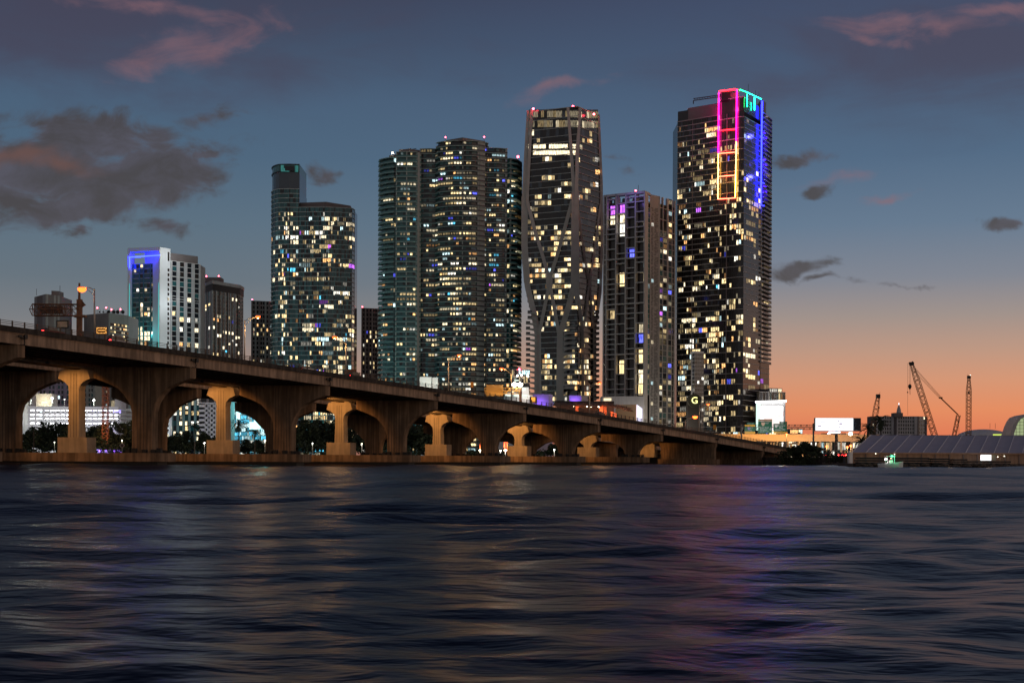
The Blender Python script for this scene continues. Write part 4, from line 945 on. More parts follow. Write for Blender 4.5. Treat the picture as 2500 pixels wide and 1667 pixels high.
# --- T8: tall tower with neon frame
random.seed(66)
t8 = thing('neon_tower', 'tallest dark tower with pink, yellow, green and blue light lines near its top', 'tower', (XP(1760, 820), 820, LAND))
L0, L1, L2, L3, L4 = P2(1652.5, 842), P2(1756, 824), P2(1802, 816), P2(1814.5, 815), P2(1856, 838)
R1 = P2(1875.5, 856); zA, zB = ZP(282, 1700, 825), ZP(262, 1800, 818); fh = 3.02
nfm = int((zA - LAND) / fh); fh = (zA - LAND) / nfm
lf = lambda f, i, b: (.13 if f < .93 else .09) + (.06 if .12 < f < .4 else 0)
tower(t8, [L0, L1], ['gggggggggdgggggggggggggggg'], LAND, zA, nfm, [glass_n, glass_d, glass_b, glass_n], lf, slab_m=slab_g, slab_t=.3, slab_out=.9, mull=rail_k, wall_m=brownw, wall2_m=brownw, depth=26, core_m=glass_n, wall_out=.3,
      pal=((48, 22, 9, 5, 14, .8, 1.4, 1.0), (28, 34, 38)), run=.7)
tower(t8, [L1, L2, L3], ['gggdggggg', 'gg'], LAND, zA, nfm, [glass_n, glass_d, glass_n], lambda f, i, b: .17 if f < .9 else .08, slab_m=slab_g, slab_t=.3, slab_out=.55, mull=rail_k, wall_m=brownw, wall2_m=brownw, depth=26, core_m=glass_n, wall_out=.3,
      pal=((55, 22, 6, 5, 10, 0, 1.2, .6), (35, 38, 27)), run=.3, every=lambda f: f % 2 == 0, sill=.12, head=.12)
tower(t8, [L3, L4], ['ggggggg'], LAND, zA - fh, nfm - 1, [glass_n, glass_n, glass_d], lambda f, i, b: .17, slab_m=slab_g, slab_t=.3, slab_out=.25, wall_m=brownw, depth=10, core_m=glass_n, pal=((48, 22, 9, 5, 14, 1, 1, 1), (30, 38, 32)), many=30)
tower(t8, [P2(1856.5, 839), R1, P2(1876, 860)], ['wggg', 'g'], ZP(887, 1866, 850), ZP(287, 1866, 850), 56, [glass_n, glass_t, glass_d], lambda f, i, b: .08, slab_m=slab_g, slab_t=.3, slab_out=1.9, rail=rail_k, rail_h=.9, wall_m=slab_g, depth=10, core_m=glass_n, many=20)
tower(t8, [P2(1857, 838), P2(1878.5, 850)], ['ggg'], LAND, ZP(887, 1866, 850), 18, [glass_n, glass_d], lambda f, i, b: .2, slab_m=slab_g, slab_t=.3, slab_out=.3, wall_m=slab_g, depth=10, core_m=glass_n, many=20)
# upper storeys, stepped
core(t8, [P2(1652.5, 844), P2(1678, 840)], zA, ZP(271, 1664, 842), .5, rail_k, 'roof_rail')
core(t8, [P2(1677.5, 840), P2(1732, 831), P2(1756, 827)], zA, ZP(256, 1720, 832), 16, brownw, 'roof_house')
core(t8, [L1, L2, L3, L4], zA, ZP(243, 1800, 818), 12, glass_n, 'upper_storeys', inset=.1)
core(t8, [L1 + (L2 - L1) * .25 + Vector((0, 1, 0)), L2 + Vector((0, 1, 0))], ZP(243, 1800, 818), ZP(224, 1800, 818), 8, brownw, 'roof_house')
core(t8, [P2(1857, 842), P2(1869, 850)], ZP(290, 1866, 850), ZP(247, 1866, 846), 7, brownw, 'roof_house')
mb = MB()
for py in (243, 224): slab(mb, [L1, L2, L3] if py > 230 else [L1, L2], ZP(py, 1780, 820), .5, .5, 0, 3)
mb.build('floor_slab', slab_g, t8)
def on(px, py, seg): # point on a face line
    p, q = seg; a = lv(px, py)[0] / F; d = q - p; s_ = (a * p.y - p.x) / (d.x - a * d.y); w_ = p + d * s_; return Vector((w_.x, w_.y, ZP(py, px, w_.y)))
FL = (P2(1652.5, 842), L2); FRt = (L3, L4); nL = outward(*FL) * 1.1; nR = outward(*FRt) * .9
def neon(name, col, pts, seg, n, r=.2, s=7):
    mb = MB(); mb.tube([on(px, py, seg) + n for px, py in pts], r, 6); mb.build('light_line', emi('neon ' + name + str(s), col, s * 3.6, light=True), t8)
neon('red', (1, .006, .012), [(1757, 224), (1801, 218.5)], FL, nL); neon('magenta', (1, .002, .28), [(1757, 227), (1756.3, 375)], FL, nL); neon('magenta', (1, .002, .28), [(1801, 221), (1800, 345)], FL, nL)
neon('yellow', (1, .46, .06), [(1756, 377), (1755, 486)], FL, nL); neon('yellow', (1, .46, .06), [(1800, 347), (1797.5, 482)], FL, nL)
neon('red', (1, .006, .012), [(1757, 320), (1799.5, 317)], FL, nL); neon('salmon', (1, .06, .03), [(1756.5, 376), (1799, 372.5)], FL, nL); neon('salmon', (1, .06, .03), [(1756, 432), (1798.5, 428.5)], FL, nL); neon('salmon', (1, .06, .03), [(1755, 487), (1797.5, 484)], FL, nL)
neon('green', (.003, 1, .15), [(1803, 220), (1820, 226)], (L2, L3), nR); neon('aqua', (.004, 1, .5), [(1819, 226), (1855.5, 243)], FRt, nR); neon('green', (.003, 1, .15), [(1820.5, 231), (1820.5, 262)], FRt, nR); neon('aqua', (.004, 1, .5), [(1838.5, 239), (1838.5, 270)], FRt, nR)
neon('blue', (.006, .008, 1), [(1855.5, 248), (1852.5, 500)], FRt, nR + Vector((.3, -.3, 0)), .4, 9)
for py in (336, 391, 446, 501): neon('blue', (.006, .008, 1), [(1849, py), (1858, py + 2)], FRt, nR * 2, .3, 6)
for py in range(312, 500, 13): neon('violet', (.05, .01, 1), [(1858, py), (1866, py + 2)], (L3, R1), nR * 1.6, .2, 2)
for px, py, c, e_ in ((1779, 260, (1, .05, .4), 2500), (1779, 345, (1, .05, .4), 2500), (1776, 440, (1, .6, .15), 2500)): point_light('lamp_light', on(px, py, FL) + nL * 9, e_, c, 1, t8)
point_light('lamp_light', on(1830, 250, FRt) + nR * 8, 2500, (.05, .9, .5), 1, t8); point_light('lamp_light', on(1862, 330, FRt) + nR * 9, 4500, (.1, .1, 1), 1, t8); point_light('lamp_light', on(1862, 430, FRt) + nR * 9, 4500, (.1, .1, 1), 1, t8)
mb = MB(); a, b_ = W(1768, 231, 822), W(1693, 241.5, 822)
for dz in (0, -1.1): mb.tube([a + up * dz, b_ + up * dz], .28, 4)
for i in range(12): mb.tube([a + (b_ - a) * (i / 12) - up * (1.1 * (i % 2)), a + (b_ - a) * ((i + 1) / 12) - up * (1.1 * ((i + 1) % 2))], .14, 4)
mb.box(a.x - 2, a.x + 3, 820, 824, a.z - 4, a.z + .8); mb.tube([b_ + up * -1, b_ - up * 3], .3, 5); mb.build('roof_crane', black, t8)
mb = MB()
for px, p0, p1 in ((1827, 206, 230), (1844.5, 222, 238), (1853, 225, 240)): mb.tube([W(px, p1, 830), W(px, p0, 830)], .13, 4)
mb.build('antenna', black, t8)
# silver glass building standing in front of it
sg = thing('silver_building', 'small silver glass tower standing in front of the neon tower', 'tower', (XP(1705, 790), 790, LAND))
pts = [P2(1691, 794), P2(1697, 790), P2(1718.5, 793)]
tower(sg, pts, ['g', 'gggg'], LAND, ZP(861, 1705, 790), 27, [glass_b, glass_d], lambda f, i, b: .08, slab_m=slab_w, slab_t=.3, slab_out=.25, mull=slab_g, wall_m=greyw2, depth=8, pal=((10, 10, 60, 20, 0, 0, 0, 0), (40, 40, 20)), many=40)
core(sg, pts, ZP(861, 1705, 790), ZP(857, 1705, 790), 8, whitep, 'parapet', inset=-.3)
gs = thing('rooftop_sign', 'round dark sign with a glowing yellow letter G', 'sign', (XP(1696, 780), 780, LAND))
mb = MB(); mb.box(XP(1680, 784), XP(1712, 784), 784, 790, LAND, ZP(969, 1695, 784)); mb.build('pylon', mat('dark bronze', (.03, .024, .02), .6, var=0), gs)
mb = MB(); c = W(1696, 977.5, 780); mb.tube([c + Vector((0, 3.9, 0)), c + Vector((0, .4, 0))], 3.7, 28); mb.build('disc', mat('dark olive disc', (.035, .032, .02), .6, var=0), gs)
text('G', 5.0, c + Vector((0, 0, -.05)), gs, emi('yellow green letter', (1, .95, .35), 2.2), ext=.15)
# podium of the neon tower with its giant screen
pr = thing('podium_building', 'stepped glass podium holding a giant white screen beside the neon tower', 'building', (XP(1890, 825), 825, LAND))
tower(pr, [P2(1879, 832), P2(1910, 836)], ['gggggg'], LAND, ZP(948, 1895, 834), 15, [glass_n, glass_d], lambda f, i, b: .3, slab_m=slab_w, slab_t=.25, slab_out=.25, mull=slab_w, wall_m=greyw, depth=16, many=30)
tower(pr, [P2(1856, 822), P2(1877, 824), P2(1918, 830)], ['ggg', 'wggggggg'], LAND, ZP(957, 1890, 826), 7, [glass_n, glass_b, glass_t], lambda f, i, b: .3, slab_m=slab_w, slab_t=.4, slab_out=.35, mull=slab_w, wall_m=slab_w, depth=14, many=30)
scr = emi('white screen glow', (1, .96, .97), 2.0, light=True); scr2 = emi('pale pink screen glow', (1, .72, .68), 1.1); scr3 = emi('pale mint screen glow', (.7, 1, .85), 1.3)
z0_, z1_ = ZP(1050, 1880, 818), ZP(992, 1880, 818)
mb = MB(); mb.box(XP(1847, 818), XP(1918, 818), 818, 820, z0_, z1_ + 3); mb.build('screen_housing', whitep, pr)
mb = MB(); mb.box(XP(1858, 817), XP(1913, 817), 817.4, 817.9, z0_, z1_); s_ = mb.build('screen', scr, pr)
mb = MB(); mb.box(XP(1866, 817), XP(1908, 817), 817.1, 817.3, z0_ + 1, z1_ - 5); mb.build('screen_image', emi('washed out pink image', (1, .8, .76), 1.3), s_)
mb = MB(); mb.box(XP(1847.5, 817), XP(1857, 817), 817.4, 817.9, z0_, z1_ + 2); mb.build('screen', scr3, pr)
mb = MB(); mb.tube([(XP(1845, 816), 816, z1_ + 2.5), (XP(1921, 816), 816, z1_ + 3)], .5, 5); mb.build('light_bar', emi('white light bar', (1, 1, 1), 6), pr)
text('TOI', 3.2, (XP(1903, 816), 816.9, (z0_ + z1_) / 2 + 2.5), s_, emi('faint letter', (1, .45, .45), 1.0), ext=.02)

# ------------------------------------------------------------------ right hand side
# elevated highway
hw = thing('elevated_highway', 'low elevated highway behind the green signs, its side wall lit orange', 'bridge', (XP(1960, 640), 640, LAND))
mb = MB(); x0, x1 = XP(1730, 640), XP(2150, 640); mb.box(x0, x1, 640, 655, ZP(1077, 1960, 640), ZP(1061, 1960, 640)); mb.box(x0, x1, 639.4, 640, ZP(1061, 1960, 640) - .3, ZP(1061, 1960, 640) + .25); mb.build('deck', creamp, hw)
for px in range(1740, 2140, 26):
    mb = MB(); mb.box(XP(px, 646), XP(px + 3, 646), 644, 646, LAND, ZP(1077, px, 646)); mb.build('column', greyw2, hw)
for px in (1815, 1860, 1905, 1950): point_light('lamp_light', (XP(px, 628), 628, ZP(1080, px, 628)), 3500, (1, .5, .15), .5, hw)
for px in (1985, 2040, 2090): point_light('lamp_light', (XP(px, 628), 628, ZP(1085, px, 628)), 2400, (1, .55, .3), .5, hw)
stn = thing('station_building', 'small glazed building with bright red and white lights behind the highway', 'building', (XP(1942, 680), 680, LAND))
tower(stn, [P2(1925, 680), P2(1960, 680)], ['ggggggg'], LAND, ZP(1047, 1942, 680), 6, [glass_n], lambda f, i, b: .8, slab_m=slab_w, slab_t=.3, slab_out=.2, mull=slab_w, wall_m=greyw, depth=10, pal=((30, 30, 20, 3, 20, 0, 0, 3), (50, 40, 10)))
# shops and lights under and behind the highway
sh = thing('shop_row', 'low bright row of shopfronts under the elevated highway', 'building', (XP(1990, 700), 700, LAND))
tower(sh, [P2(1860, 700), P2(2110, 700)], ['g' * 46], LAND, ZP(1078, 1990, 700), 2, [glass_d, glass_n, glass_t], lambda f, i, b: .6, slab_m=greyw, slab_t=.3, slab_out=.3, mull=greyw, wall_m=greyw, depth=10, pal=((24, 20, 30, 18, 10, 2, 0, 1), (25, 40, 35)))
# green sign gantry
gt = thing('sign_gantry', 'steel truss gantry carrying three green highway signs', 'sign gantry', (XP(1900, 480), 480, LAND))
post_m = mat('gantry steel', (.14, .115, .11), .6, .3, var=.1); sg_m = mat('sign green', (.0, .10, .055), .5, var=.05); sy_m = mat('sign yellow', (.62, .33, .03), .5, var=.05); sw_m = emi('glowing sign white', (.9, .9, .85), .42)  # white sign lettering glows by itself, standing in for light it throws back
for px, py in ((1811, 1036), (1987, 1033)):
    mb = MB(); mb.tube([(XP(px, 481), 481, LAND), (XP(px, 481), 481, ZP(py, px, 481))], .32 if px > 1900 else .28, 8); mb.build('post', post_m, gt)
mb = MB(); a0, a1 = XP(1811, 480), XP(1987, 480); zT, zB_ = ZP(1036.5, 1900, 480), ZP(1047.5, 1900, 480); n = 24
for z in (zT, zB_, (zT + zB_) / 2): 
    for y in (480.2, 481.6): mb.tube([(a0, y, z), (a1, y, z)], .09, 4)
for i in range(n):
    xa, xb = a0 + (a1 - a0) * i / n, a0 + (a1 - a0) * (i + 1) / n; lo, hi = (zB_, zT) if i % 2 else (zT, zB_)
    for y in (480.2, 481.6): mb.tube([(xa, y, lo), (xb, y, hi)], .06, 4); mb.tube([(xa, y, lo), (xa, y, hi)], .05, 4)
mb.build('truss', post_m, gt)
def sign_panel(name, label, px0, px1, py0, py1, m, Y=479.6):
    s_ = thing(name, label, 'road sign', (XP((px0 + px1) / 2, Y), Y, ZP(py1, px0, Y))); mb = MB()
    mb.box(XP(px0, Y), XP(px1, Y), Y, Y + .12, ZP(py1, (px0 + px1) / 2, Y), ZP(py0, (px0 + px1) / 2, Y)); mb.build('panel', m, s_); return s_
def strip_panel(s_, px0, px1, py0, py1, m, Y=479.55, name='strip'):
    mb = MB(); mb.box(XP(px0, Y), XP(px1, Y), Y - .1, Y + .02, ZP(py1, (px0 + px1) / 2, Y), ZP(py0, (px0 + px1) / 2, Y)); mb.build(name, m, s_)
def T(s_, t_, px, py, size, m=sw_m): text(t_, size, (XP(px, 479.3), 479.4, ZP(py, px, 479.3)), s_, m, ext=.01)
def shield(s_, px, py, r, m=sw_m):
    c = W(px, py, 479.45); pl = [(-1, .8), (-.5, 1), (0, .85), (.5, 1), (1, .8), (.95, -.1), (.55, -.75), (0, -1.1), (-.55, -.75), (-.95, -.1)]
    mb = MB(); mb.prism([(c.x + x * r, c.y, c.z + z * r) for x, z in pl], (0, .04, 0)); mb.build('shield', m, s_)
s1 = sign_panel('highway_sign', 'smallest green highway sign, between two yellow strips, left on the gantry', 1819, 1844.5, 1041, 1053, sg_m); strip_panel(s1, 1819, 1844.5, 1036.5, 1041, sy_m); strip_panel(s1, 1819, 1844.5, 1053, 1058.5, sy_m)
strip_panel(s1, 1824, 1844, 1031.5, 1036.3, sg_m, name='exit_tab'); T(s1, 'EXIT 2 A-B', 1834, 1034, .42); T(s1, 'JCT', 1836, 1044.5, .6); shield(s1, 1828, 1045.5, .42, emi('blue shield', (.25, .22, .5), .5)); T(s1, '1 MILE', 1832, 1050.5, .5)
s2 = sign_panel('highway_sign', 'tallest green highway sign reading West Miami Intl Airport', 1852, 1886, 1028.5, 1057, sg_m); strip_panel(s2, 1852, 1886, 1023, 1028.3, mat('sign tan', (.42, .28, .2), .6))
shield(s2, 1863, 1035, .62, emi('sign shield orange', (.75, .5, .35), .5)); T(s2, 'WEST', 1873, 1033, .58); T(s2, "Miami Int'l", 1865.5, 1043.5, .82); T(s2, 'Airport', 1865.5, 1048.5, .82); T(s2, 'NORTH 1 MILE', 1868, 1053.5, .45)
mb = MB(); c = W(1881, 1046.5, 479.4)
for a, b_ in (((0, .5), (0, -.5)), ((-.5, -.05), (.5, -.05)), ((-.22, -.4), (.22, -.4))): mb.tube([c + Vector((a[0], 0, a[1])), c + Vector((b_[0], 0, b_[1]))], .07, 4)
mb.build('plane_symbol', sw_m, s2)
s3 = sign_panel('highway_sign', 'green highway sign reading Biscayne Blvd over a yellow strip', 1889.5, 1922.5, 1034, 1053, sg_m); strip_panel(s3, 1889.5, 1922.5, 1053, 1057.5, sy_m); strip_panel(s3, 1904, 1922.5, 1029, 1033.8, sg_m, name='exit_tab'); T(s3, 'EXIT', 1911, 1031.5, .5)
shield(s3, 1895, 1040, .5); T(s3, 'Biscayne', 1909, 1038.5, .75); T(s3, 'Blvd', 1908, 1043.6, .75); T(s3, 'Arena/ PAC', 1906.5, 1048.7, .72); T(s3, 'LEFT LANE', 1906, 1055.2, .42, black)
for px in (1832, 1869, 1906): point_light('lamp_light', (XP(px, 477), 474, ZP(1056, px, 477)), 500, (1, .95, .85), .3, gt)
# billboard
bb = thing('billboard', 'bright white digital billboard on a single pole', 'billboard', (XP(2044, 520), 520, LAND))
mb = MB(); mb.tube([(XP(2044, 521), 521.5, LAND), (XP(2044, 521), 521.5, ZP(1050, 2044, 521))], .55, 10); mb.build('pole', post_m, bb)
mb = MB(); mb.box(XP(1991, 520), XP(2103, 520), 520, 522, ZP(1052, 2044, 520), ZP(1020, 2044, 520)); mb.build('housing', mat('billboard housing', (.03, .05, .08), .5, var=0), bb)
mb = MB(); mb.box(XP(1992, 520), XP(2083.5, 520), 519.7, 519.95, ZP(1051, 2038, 520), ZP(1020.5, 2038, 520)); s_ = mb.build('screen', emi('billboard glow', (.93, .98, 1), 1.5, light=True), bb)
mb = MB()
for (x, y, w, h_) in ((1998, 1038, 8, 4), (2003, 1030, 14, 2), (2046, 1026, 4, 3), (2050, 1032, 7, 5), (2048, 1040, 4, 3), (2060, 1042, 2, 4), (2022, 1043, 4, 2)): mb.box(XP(x, 519.6), XP(x + w, 519.6), 519.6, 519.68, ZP(y + h_, 2038, 519.6), ZP(y, 2038, 519.6))
mb.build('screen_image', emi('pale billboard image', (.7, .62, .78), .8), s_)
mb = MB()
for i in range(6):
    for j in range(5): mb.box(XP(2086 + i * 2.8, 519.8), XP(2088.2 + i * 2.8, 519.8), 519.8, 519.98, ZP(1049.5 - j * 5.7, 2090, 519.8), ZP(1045 - j * 5.7, 2090, 519.8))
mb.build('side_panel', mat('navy panels', (.01, .02, .045), .3, var=0), bb)
mb = MB(); mb.box(XP(2008, 519), XP(2096, 519), 517, 521, ZP(1059.5, 2044, 519), ZP(1057.5, 2044, 519)); mb.build('catwalk', post_m, bb)
for a, b_, c_ in ((2024, 2052, 1054.5), (2022, 2027, 1058)): 
    mb = MB(); mb.box(XP(a, 517), XP(b_, 517), 516.6, 517, ZP(c_ + 1.3, a, 517), ZP(c_ - 1, a, 517)); mb.build('floodlight', emi('billboard floodlight', (.85, .85, 1), 7), bb)
mb = MB(); mb.lathe(W(2076.5, 1058.5, 516.5), [(0, -.6), (.6, -.3), (.6, .3), (0, .6)], 8); mb.build('floodlight', fl_e, bb)
# sodium street lamps on the ground road
for px, py, lab in ((2018.5, 1089.5, 'low orange street lamp left of the billboard pole'), (2068.5, 1091, 'low orange street lamp between the billboard pole and the marquee'), (2077, 1088, 'second low orange street lamp near the marquee end'), (1920.3, 1060, 'small orange lamp under the Biscayne sign')):
    p = W(px, py, 500); L_ = thing('street_lamp', lab, 'street lamp', (p.x, p.y, LAND), 'street lamps on the shore road'); mb = MB(); mb.tube([(p.x, p.y, LAND), (p.x, p.y, p.z)], .1, 6); mb.build('pole', galv, L_)
    mb = MB(); mb.lathe(p, [(0, -.45), (.4, -.2), (.42, .2), (0, .45)], 8); mb.build('lamp_head', emi('low sodium lamp', (1, .12, .02), 5), L_); point_light('lamp_light', p + Vector((0, -.8, 0)), 700, (1, .55, .2), .3, L_)
# cars queueing on the shore road
rr = random.Random(4)
for i, (px, py, lab) in enumerate(((2003, 1098, 'dark car with red tail lights queueing left of the low orange lamp'), (2012, 1103, 'white car queueing beside the low orange lamp'), (2052, 1103, 'silver car just right of the billboard pole'), (2061, 1103, 'red car in front of the low lamp pair'), (2070, 1107, 'dark estate car next to the marquee end'), (1968, 1091, 'dark car half hidden by the shore trees'))):
    p = W(px, py, 470 + 6 * i); p.z = LAND + .01; col = [('black', (.02, .02, .02)), ('white', (.6, .6, .6)), ('silver', (.4, .4, .42)), ('red', (.3, .02, .02)), ('grey', (.2, .2, .21)), ('black', (.02,) * 3)][i]
    q = car_at(p, R(72 + rr.random() * 20), col, lab, 'cars on the shore road', i in (4, 2)); mb = MB(); mb.box(p.x - 6, p.x + 6, p.y - 4, p.y + 4, LAND, LAND + .004)
# hotel with spire
ht = thing('hotel_building', 'brown and white slab hotel with a stepped spire rising behind it', 'building', (XP(2195, 1100), 1100, LAND))
pts = [P2(2127, 1104), P2(2140, 1100), P2(2184, 1100), P2(2190, 1098), P2(2240, 1098), P2(2263, 1102)]
tower(ht, pts, ['dNd', 'wNNNNNNww', 'd', 'wNNNNNNNww', 'dNNNd'], LAND, ZP(1016, 2195, 1100), 12, [glass_n, glass_d], lambda f, i, b: .06, slab_m=None, wall_m=greyw2, wall2_m=brownw, wall_out=.8, depth=12, core_m=brownw, pal=((30, 20, 20, 20, 5, 0, 2, 0), (20, 40, 40)))
roofbox(ht, 2184, 2204.5, 1007.5, 1018, 1096, 10, brownw, 'stair_tower')
sp = thing('spire_building', 'stepped spire with a lit tip standing behind the slab hotel', 'tower', (XP(2194.5, 1180), 1180, LAND)); mb = MB(); c = P2(2194.5, 1180, 1000)
zz = [ZP(p, 2194.5, 1180) for p in (1008, 1003, 999, 996, 993)]; ws = (2.0, 1.7, 1.3, .9, .6)
mb.box(c.x - 2.4, c.x + 2.4, 1178, 1183, LAND, zz[0])
for z, w in zip(zz, ws): mb.lathe((c.x, 1180, z), [(0, 0), (w, 0), (w, 1.25), (w * .85, 1.7)], 8)
mb.build('tower', greyw2, sp); mb = MB(); mb.tube([(c.x, 1180, zz[-1]), (c.x, 1180, ZP(983, 2194.5, 1180))], [.5, .25], 6); mb.build('lit_tip', emi('lit spire tip', (1, .85, .9), 2.0), sp)
# arena dome
ar = thing('arena_dome', 'low pale domed arena roof between the cranes and the glass hall', 'arena', (XP(2400, 760), 760, LAND)); mb = MB(); cx_, z0d, z1d = XP(2402, 760), ZP(1066, 2402, 760), ZP(1043.5, 2410, 760); rr_ = (XP(2470, 760) - XP(2333, 760)) / 2
n = 10; cx_ = XP(2402, 800); mb.lathe((cx_, 800, LAND), [(rr_ * 1.0, 0), (rr_ * 1.0, z0d - LAND)] + [(rr_ * math.cos(math.pi / 2 * i / n), z0d - LAND + (z1d - z0d) * math.sin(math.pi / 2 * i / n)) for i in range(1, n + 1)], 40); mb.build('roof', greyw2, ar, smooth=True)
mb = MB()
for px in (2418, 2431): mb.tube([(XP(px, 790), 790, ZP(1046, px, 790)), (XP(px, 790), 790, ZP(1033, px, 790))], .1, 4)
mb.build('mast', black, ar)
mb = MB(); mb.box(XP(2427, 745), XP(2464, 745), 744, 746, ZP(1064.5, 2445, 745), ZP(1059.5, 2445, 745)); mb.build('lit_fascia', emi('lime strip', (.75, .95, .15), 1.0), ar)
# glass hall at the right edge
gh = thing('glass_hall', 'curved glass hall glowing pale green at the right edge', 'building', (XP(2500, 640), 640, LAND)); fr_ = MB(); Y_ = 640
prof = [(2466, 1070), (2468, 1058), (2474, 1040), (2480, 1027), (2487, 1018), (2500, 1013), (2530, 1008), (2600, 1004)]
inn = [(2474, 1070), (2476, 1058), (2482, 1040), (2487, 1029), (2492, 1023), (2500, 1019), (2530, 1014), (2600, 1010)]
for (a, b_), (c_, d) in zip(zip(prof, prof[1:]), zip(inn, inn[1:])):
    P_ = [W(*a, Y_), W(*b_, Y_), W(*d, Y_), W(*c_, Y_)]; fr_.prism(P_, (0, 12, 0))
fr_.build('arched_frame', greyw2, gh)
mb = MB(); mb.face([W(x, y, Y_ + 1) for x, y in inn] + [(XP(2600, Y_), Y_ + 1, LAND), (XP(2474, Y_), Y_ + 1, LAND)]); mb.build('glazing', emi('pale green hall light', (.62, .75, .38), .55), gh)
mb = MB()
for px in range(2482, 2600, 9): mb.tube([(XP(px, Y_ + .6), Y_ + .6, LAND), (XP(px, Y_ + .6), Y_ + .6, ZP(lerp([(2474, 1066), (2482, 1040), (2492, 1023), (2600, 1010)], px), px, Y_))], .12, 4)
for py in range(1022, 1075, 8): mb.tube([W(lerp([(1019, 2500), (1029, 2487), (1040, 2482), (1070, 2474)], py), py, Y_ + .6), W(2600, py, Y_ + .6)], .12, 4)
mb.build('glazing_bars', mat('hall frame bars', (.6, .62, .5), .5), gh)
# ------------------------------------------------------------------ cranes and marquee on the right
crane_m = mat('crane lattice paint', (.22, .10, .035), .7, .1, var=.2)
def lattice(mb, a, b_, w0, w1, n, r=.1, wm=None, side=None):
    """square lattice beam from a to b, tapering at both ends when wm is given"""
    a, b_ = Vector(a), Vector(b_); d = (b_ - a).normalized(); s = side or Vector((0, 1, 0)); t_ = d.cross(s).normalized(); s = t_.cross(d).normalized()
    def wd(f): return (w0 + (w1 - w0) * f) if wm is None else (w0 + (wm - w0) * min(1, f / .12) if f < .12 else (wm if f < .82 else wm + (w1 - wm) * (f - .82) / .18))
    C = [[a + (b_ - a) * (i / n) + (s * sy + t_ * sx) * wd(i / n) / 2 for sx, sy in ((-1, -1), (1, -1), (1, 1), (-1, 1))] for i in range(n + 1)]
    for j in range(4): mb.tube([c[j] for c in C], r, 4)
    for i in range(n):
        for j in range(4):
            k = (j + 1) % 4; p, q = (C[i][j], C[i + 1][k]) if i % 2 else (C[i][k], C[i + 1][j]); mb.tube([p, q], r * .6, 3, cap=False)
            if i % 4 == 0: mb.tube([C[i][j], C[i][k]], r * .6, 3, cap=False)
Yc = 620
def cab(root, px, Y, w=5):
    x = XP(px, Y); mb = MB(); mb.box(x - w, x + w, Y - 3, Y - 1.8, LAND, LAND + 1.6); mb.box(x - w, x + w, Y + 1.8, Y + 3, LAND, LAND + 1.6); mb.build('track', black, root)
    mb = MB(); mb.box(x - w * .5, x + w * .9, Y - 1.8, Y + 1.8, LAND + 1.4, LAND + 4.4); mb.box(x - w * .9, x - w * .5, Y - 1.6, Y - .2, LAND + 1.6, LAND + 4.6); mb.build('body', crane_m, root)
c1 = thing('crawler_crane', 'largest lattice boom crane leaning left with its pendant ropes and hook', 'crane', (XP(2300, Yc), Yc, LAND)); cab(c1, 2305, Yc)
mb = MB(); base = Vector((XP(2296, Yc), Yc, LAND + 3)); tip = W(2226, 889, Yc); lattice(mb, base, tip, 1.2, 1.1, 44, .13, 2.1); mb.build('boom', crane_m, c1)
mb = MB(); mb.tube([tip, W(2219, 886, Yc)], .5, 5); mb.tube([tip + Vector((0, 0, .6)), W(2229, 883, Yc)], .4, 5); mb.box(tip.x - .9, tip.x + .8, Yc - .8, Yc + .8, tip.z - .6, tip.z + .9); mb.build('boom_head', black, c1)
mb = MB(); g0, g1 = Vector((XP(2322, Yc), Yc, LAND + 3)), W(2340, 1013, Yc); lattice(mb, g0, g1, 1.4, 1.4, 14, .13); mb.build('gantry_mast', crane_m, c1)
mb = MB(); k_ = W(2296.5, 971, Yc)
for y in (-.7, .7): mb.tube([tip + Vector((.5, y, -.8)), k_ + Vector((0, y, .3))], .07, 4); mb.tube([tip + Vector((.3, y, -2.2)), k_ + Vector((-.2, y, -.3))], .06, 4)
mb.tube([k_, g1], .28, 5); mb.tube([g1, Vector((XP(2344, Yc), Yc, LAND + 3))], .06, 4); mb.box(k_.x - .6, k_.x + .6, Yc - .8, Yc + .8, k_.z - .3, k_.z + .3); mb.build('pendant_rope', crane_m, c1)
mb = MB()
for px, p0, p1 in ((2216, 886, 1013), (2220, 888, 940), (2223, 890, 940)): mb.tube([W(px, p0, Yc), W(px, p1, Yc)], .055, 4)
mb.tube([W(2216, 956, Yc), W(2216, 959, Yc)], .3, 5); mb.build('hoist_rope', black, c1)
mb = MB(); mb.lathe(W(2221.3, 951, Yc), [(0, 0), (.35, .3), (.8, 1.2), (.7, 2.0), (.2, 2.4)], 8); mb.tube([W(2221.5, 951, Yc), W(2221.8, 963, Yc)], .12, 4); mb.build('hook_block', black, c1)
c2 = thing('crawler_crane', 'small lattice crane just left of the slab hotel', 'crane', (XP(2130, 560), 560, LAND)); cab(c2, 2126, 560)
mb = MB(); lattice(mb, (XP(2124, 560), 560, LAND + 3), W(2143.5, 968, 560), 1.0, .9, 26, .1, 1.7); mb.build('boom', crane_m, c2)
mb = MB(); p = W(2144, 966, 560); mb.box(p.x - .8, p.x + .7, 559.3, 560.7, p.z - 1, p.z + .6); mb.tube([p, W(2149, 957, 560)], .07, 4); mb.tube([p + Vector((.6, 0, 0)), W(2145.5, 1010, 560)], .06, 4); mb.tube([W(2146, 993, 560), W(2146, 997, 560)], .3, 5); mb.build('boom_head', black, c2)
c3 = thing('crawler_crane', 'upright lattice crane boom standing left of the arena dome', 'crane', (XP(2366, 660), 660, LAND)); cab(c3, 2366, 660)
mb = MB(); lattice(mb, (XP(2365.5, 660), 660, LAND + 3), W(2365.5, 921, 660), 1.9, .8, 46, .12, 1.9); mb.build('boom', crane_m, c3)
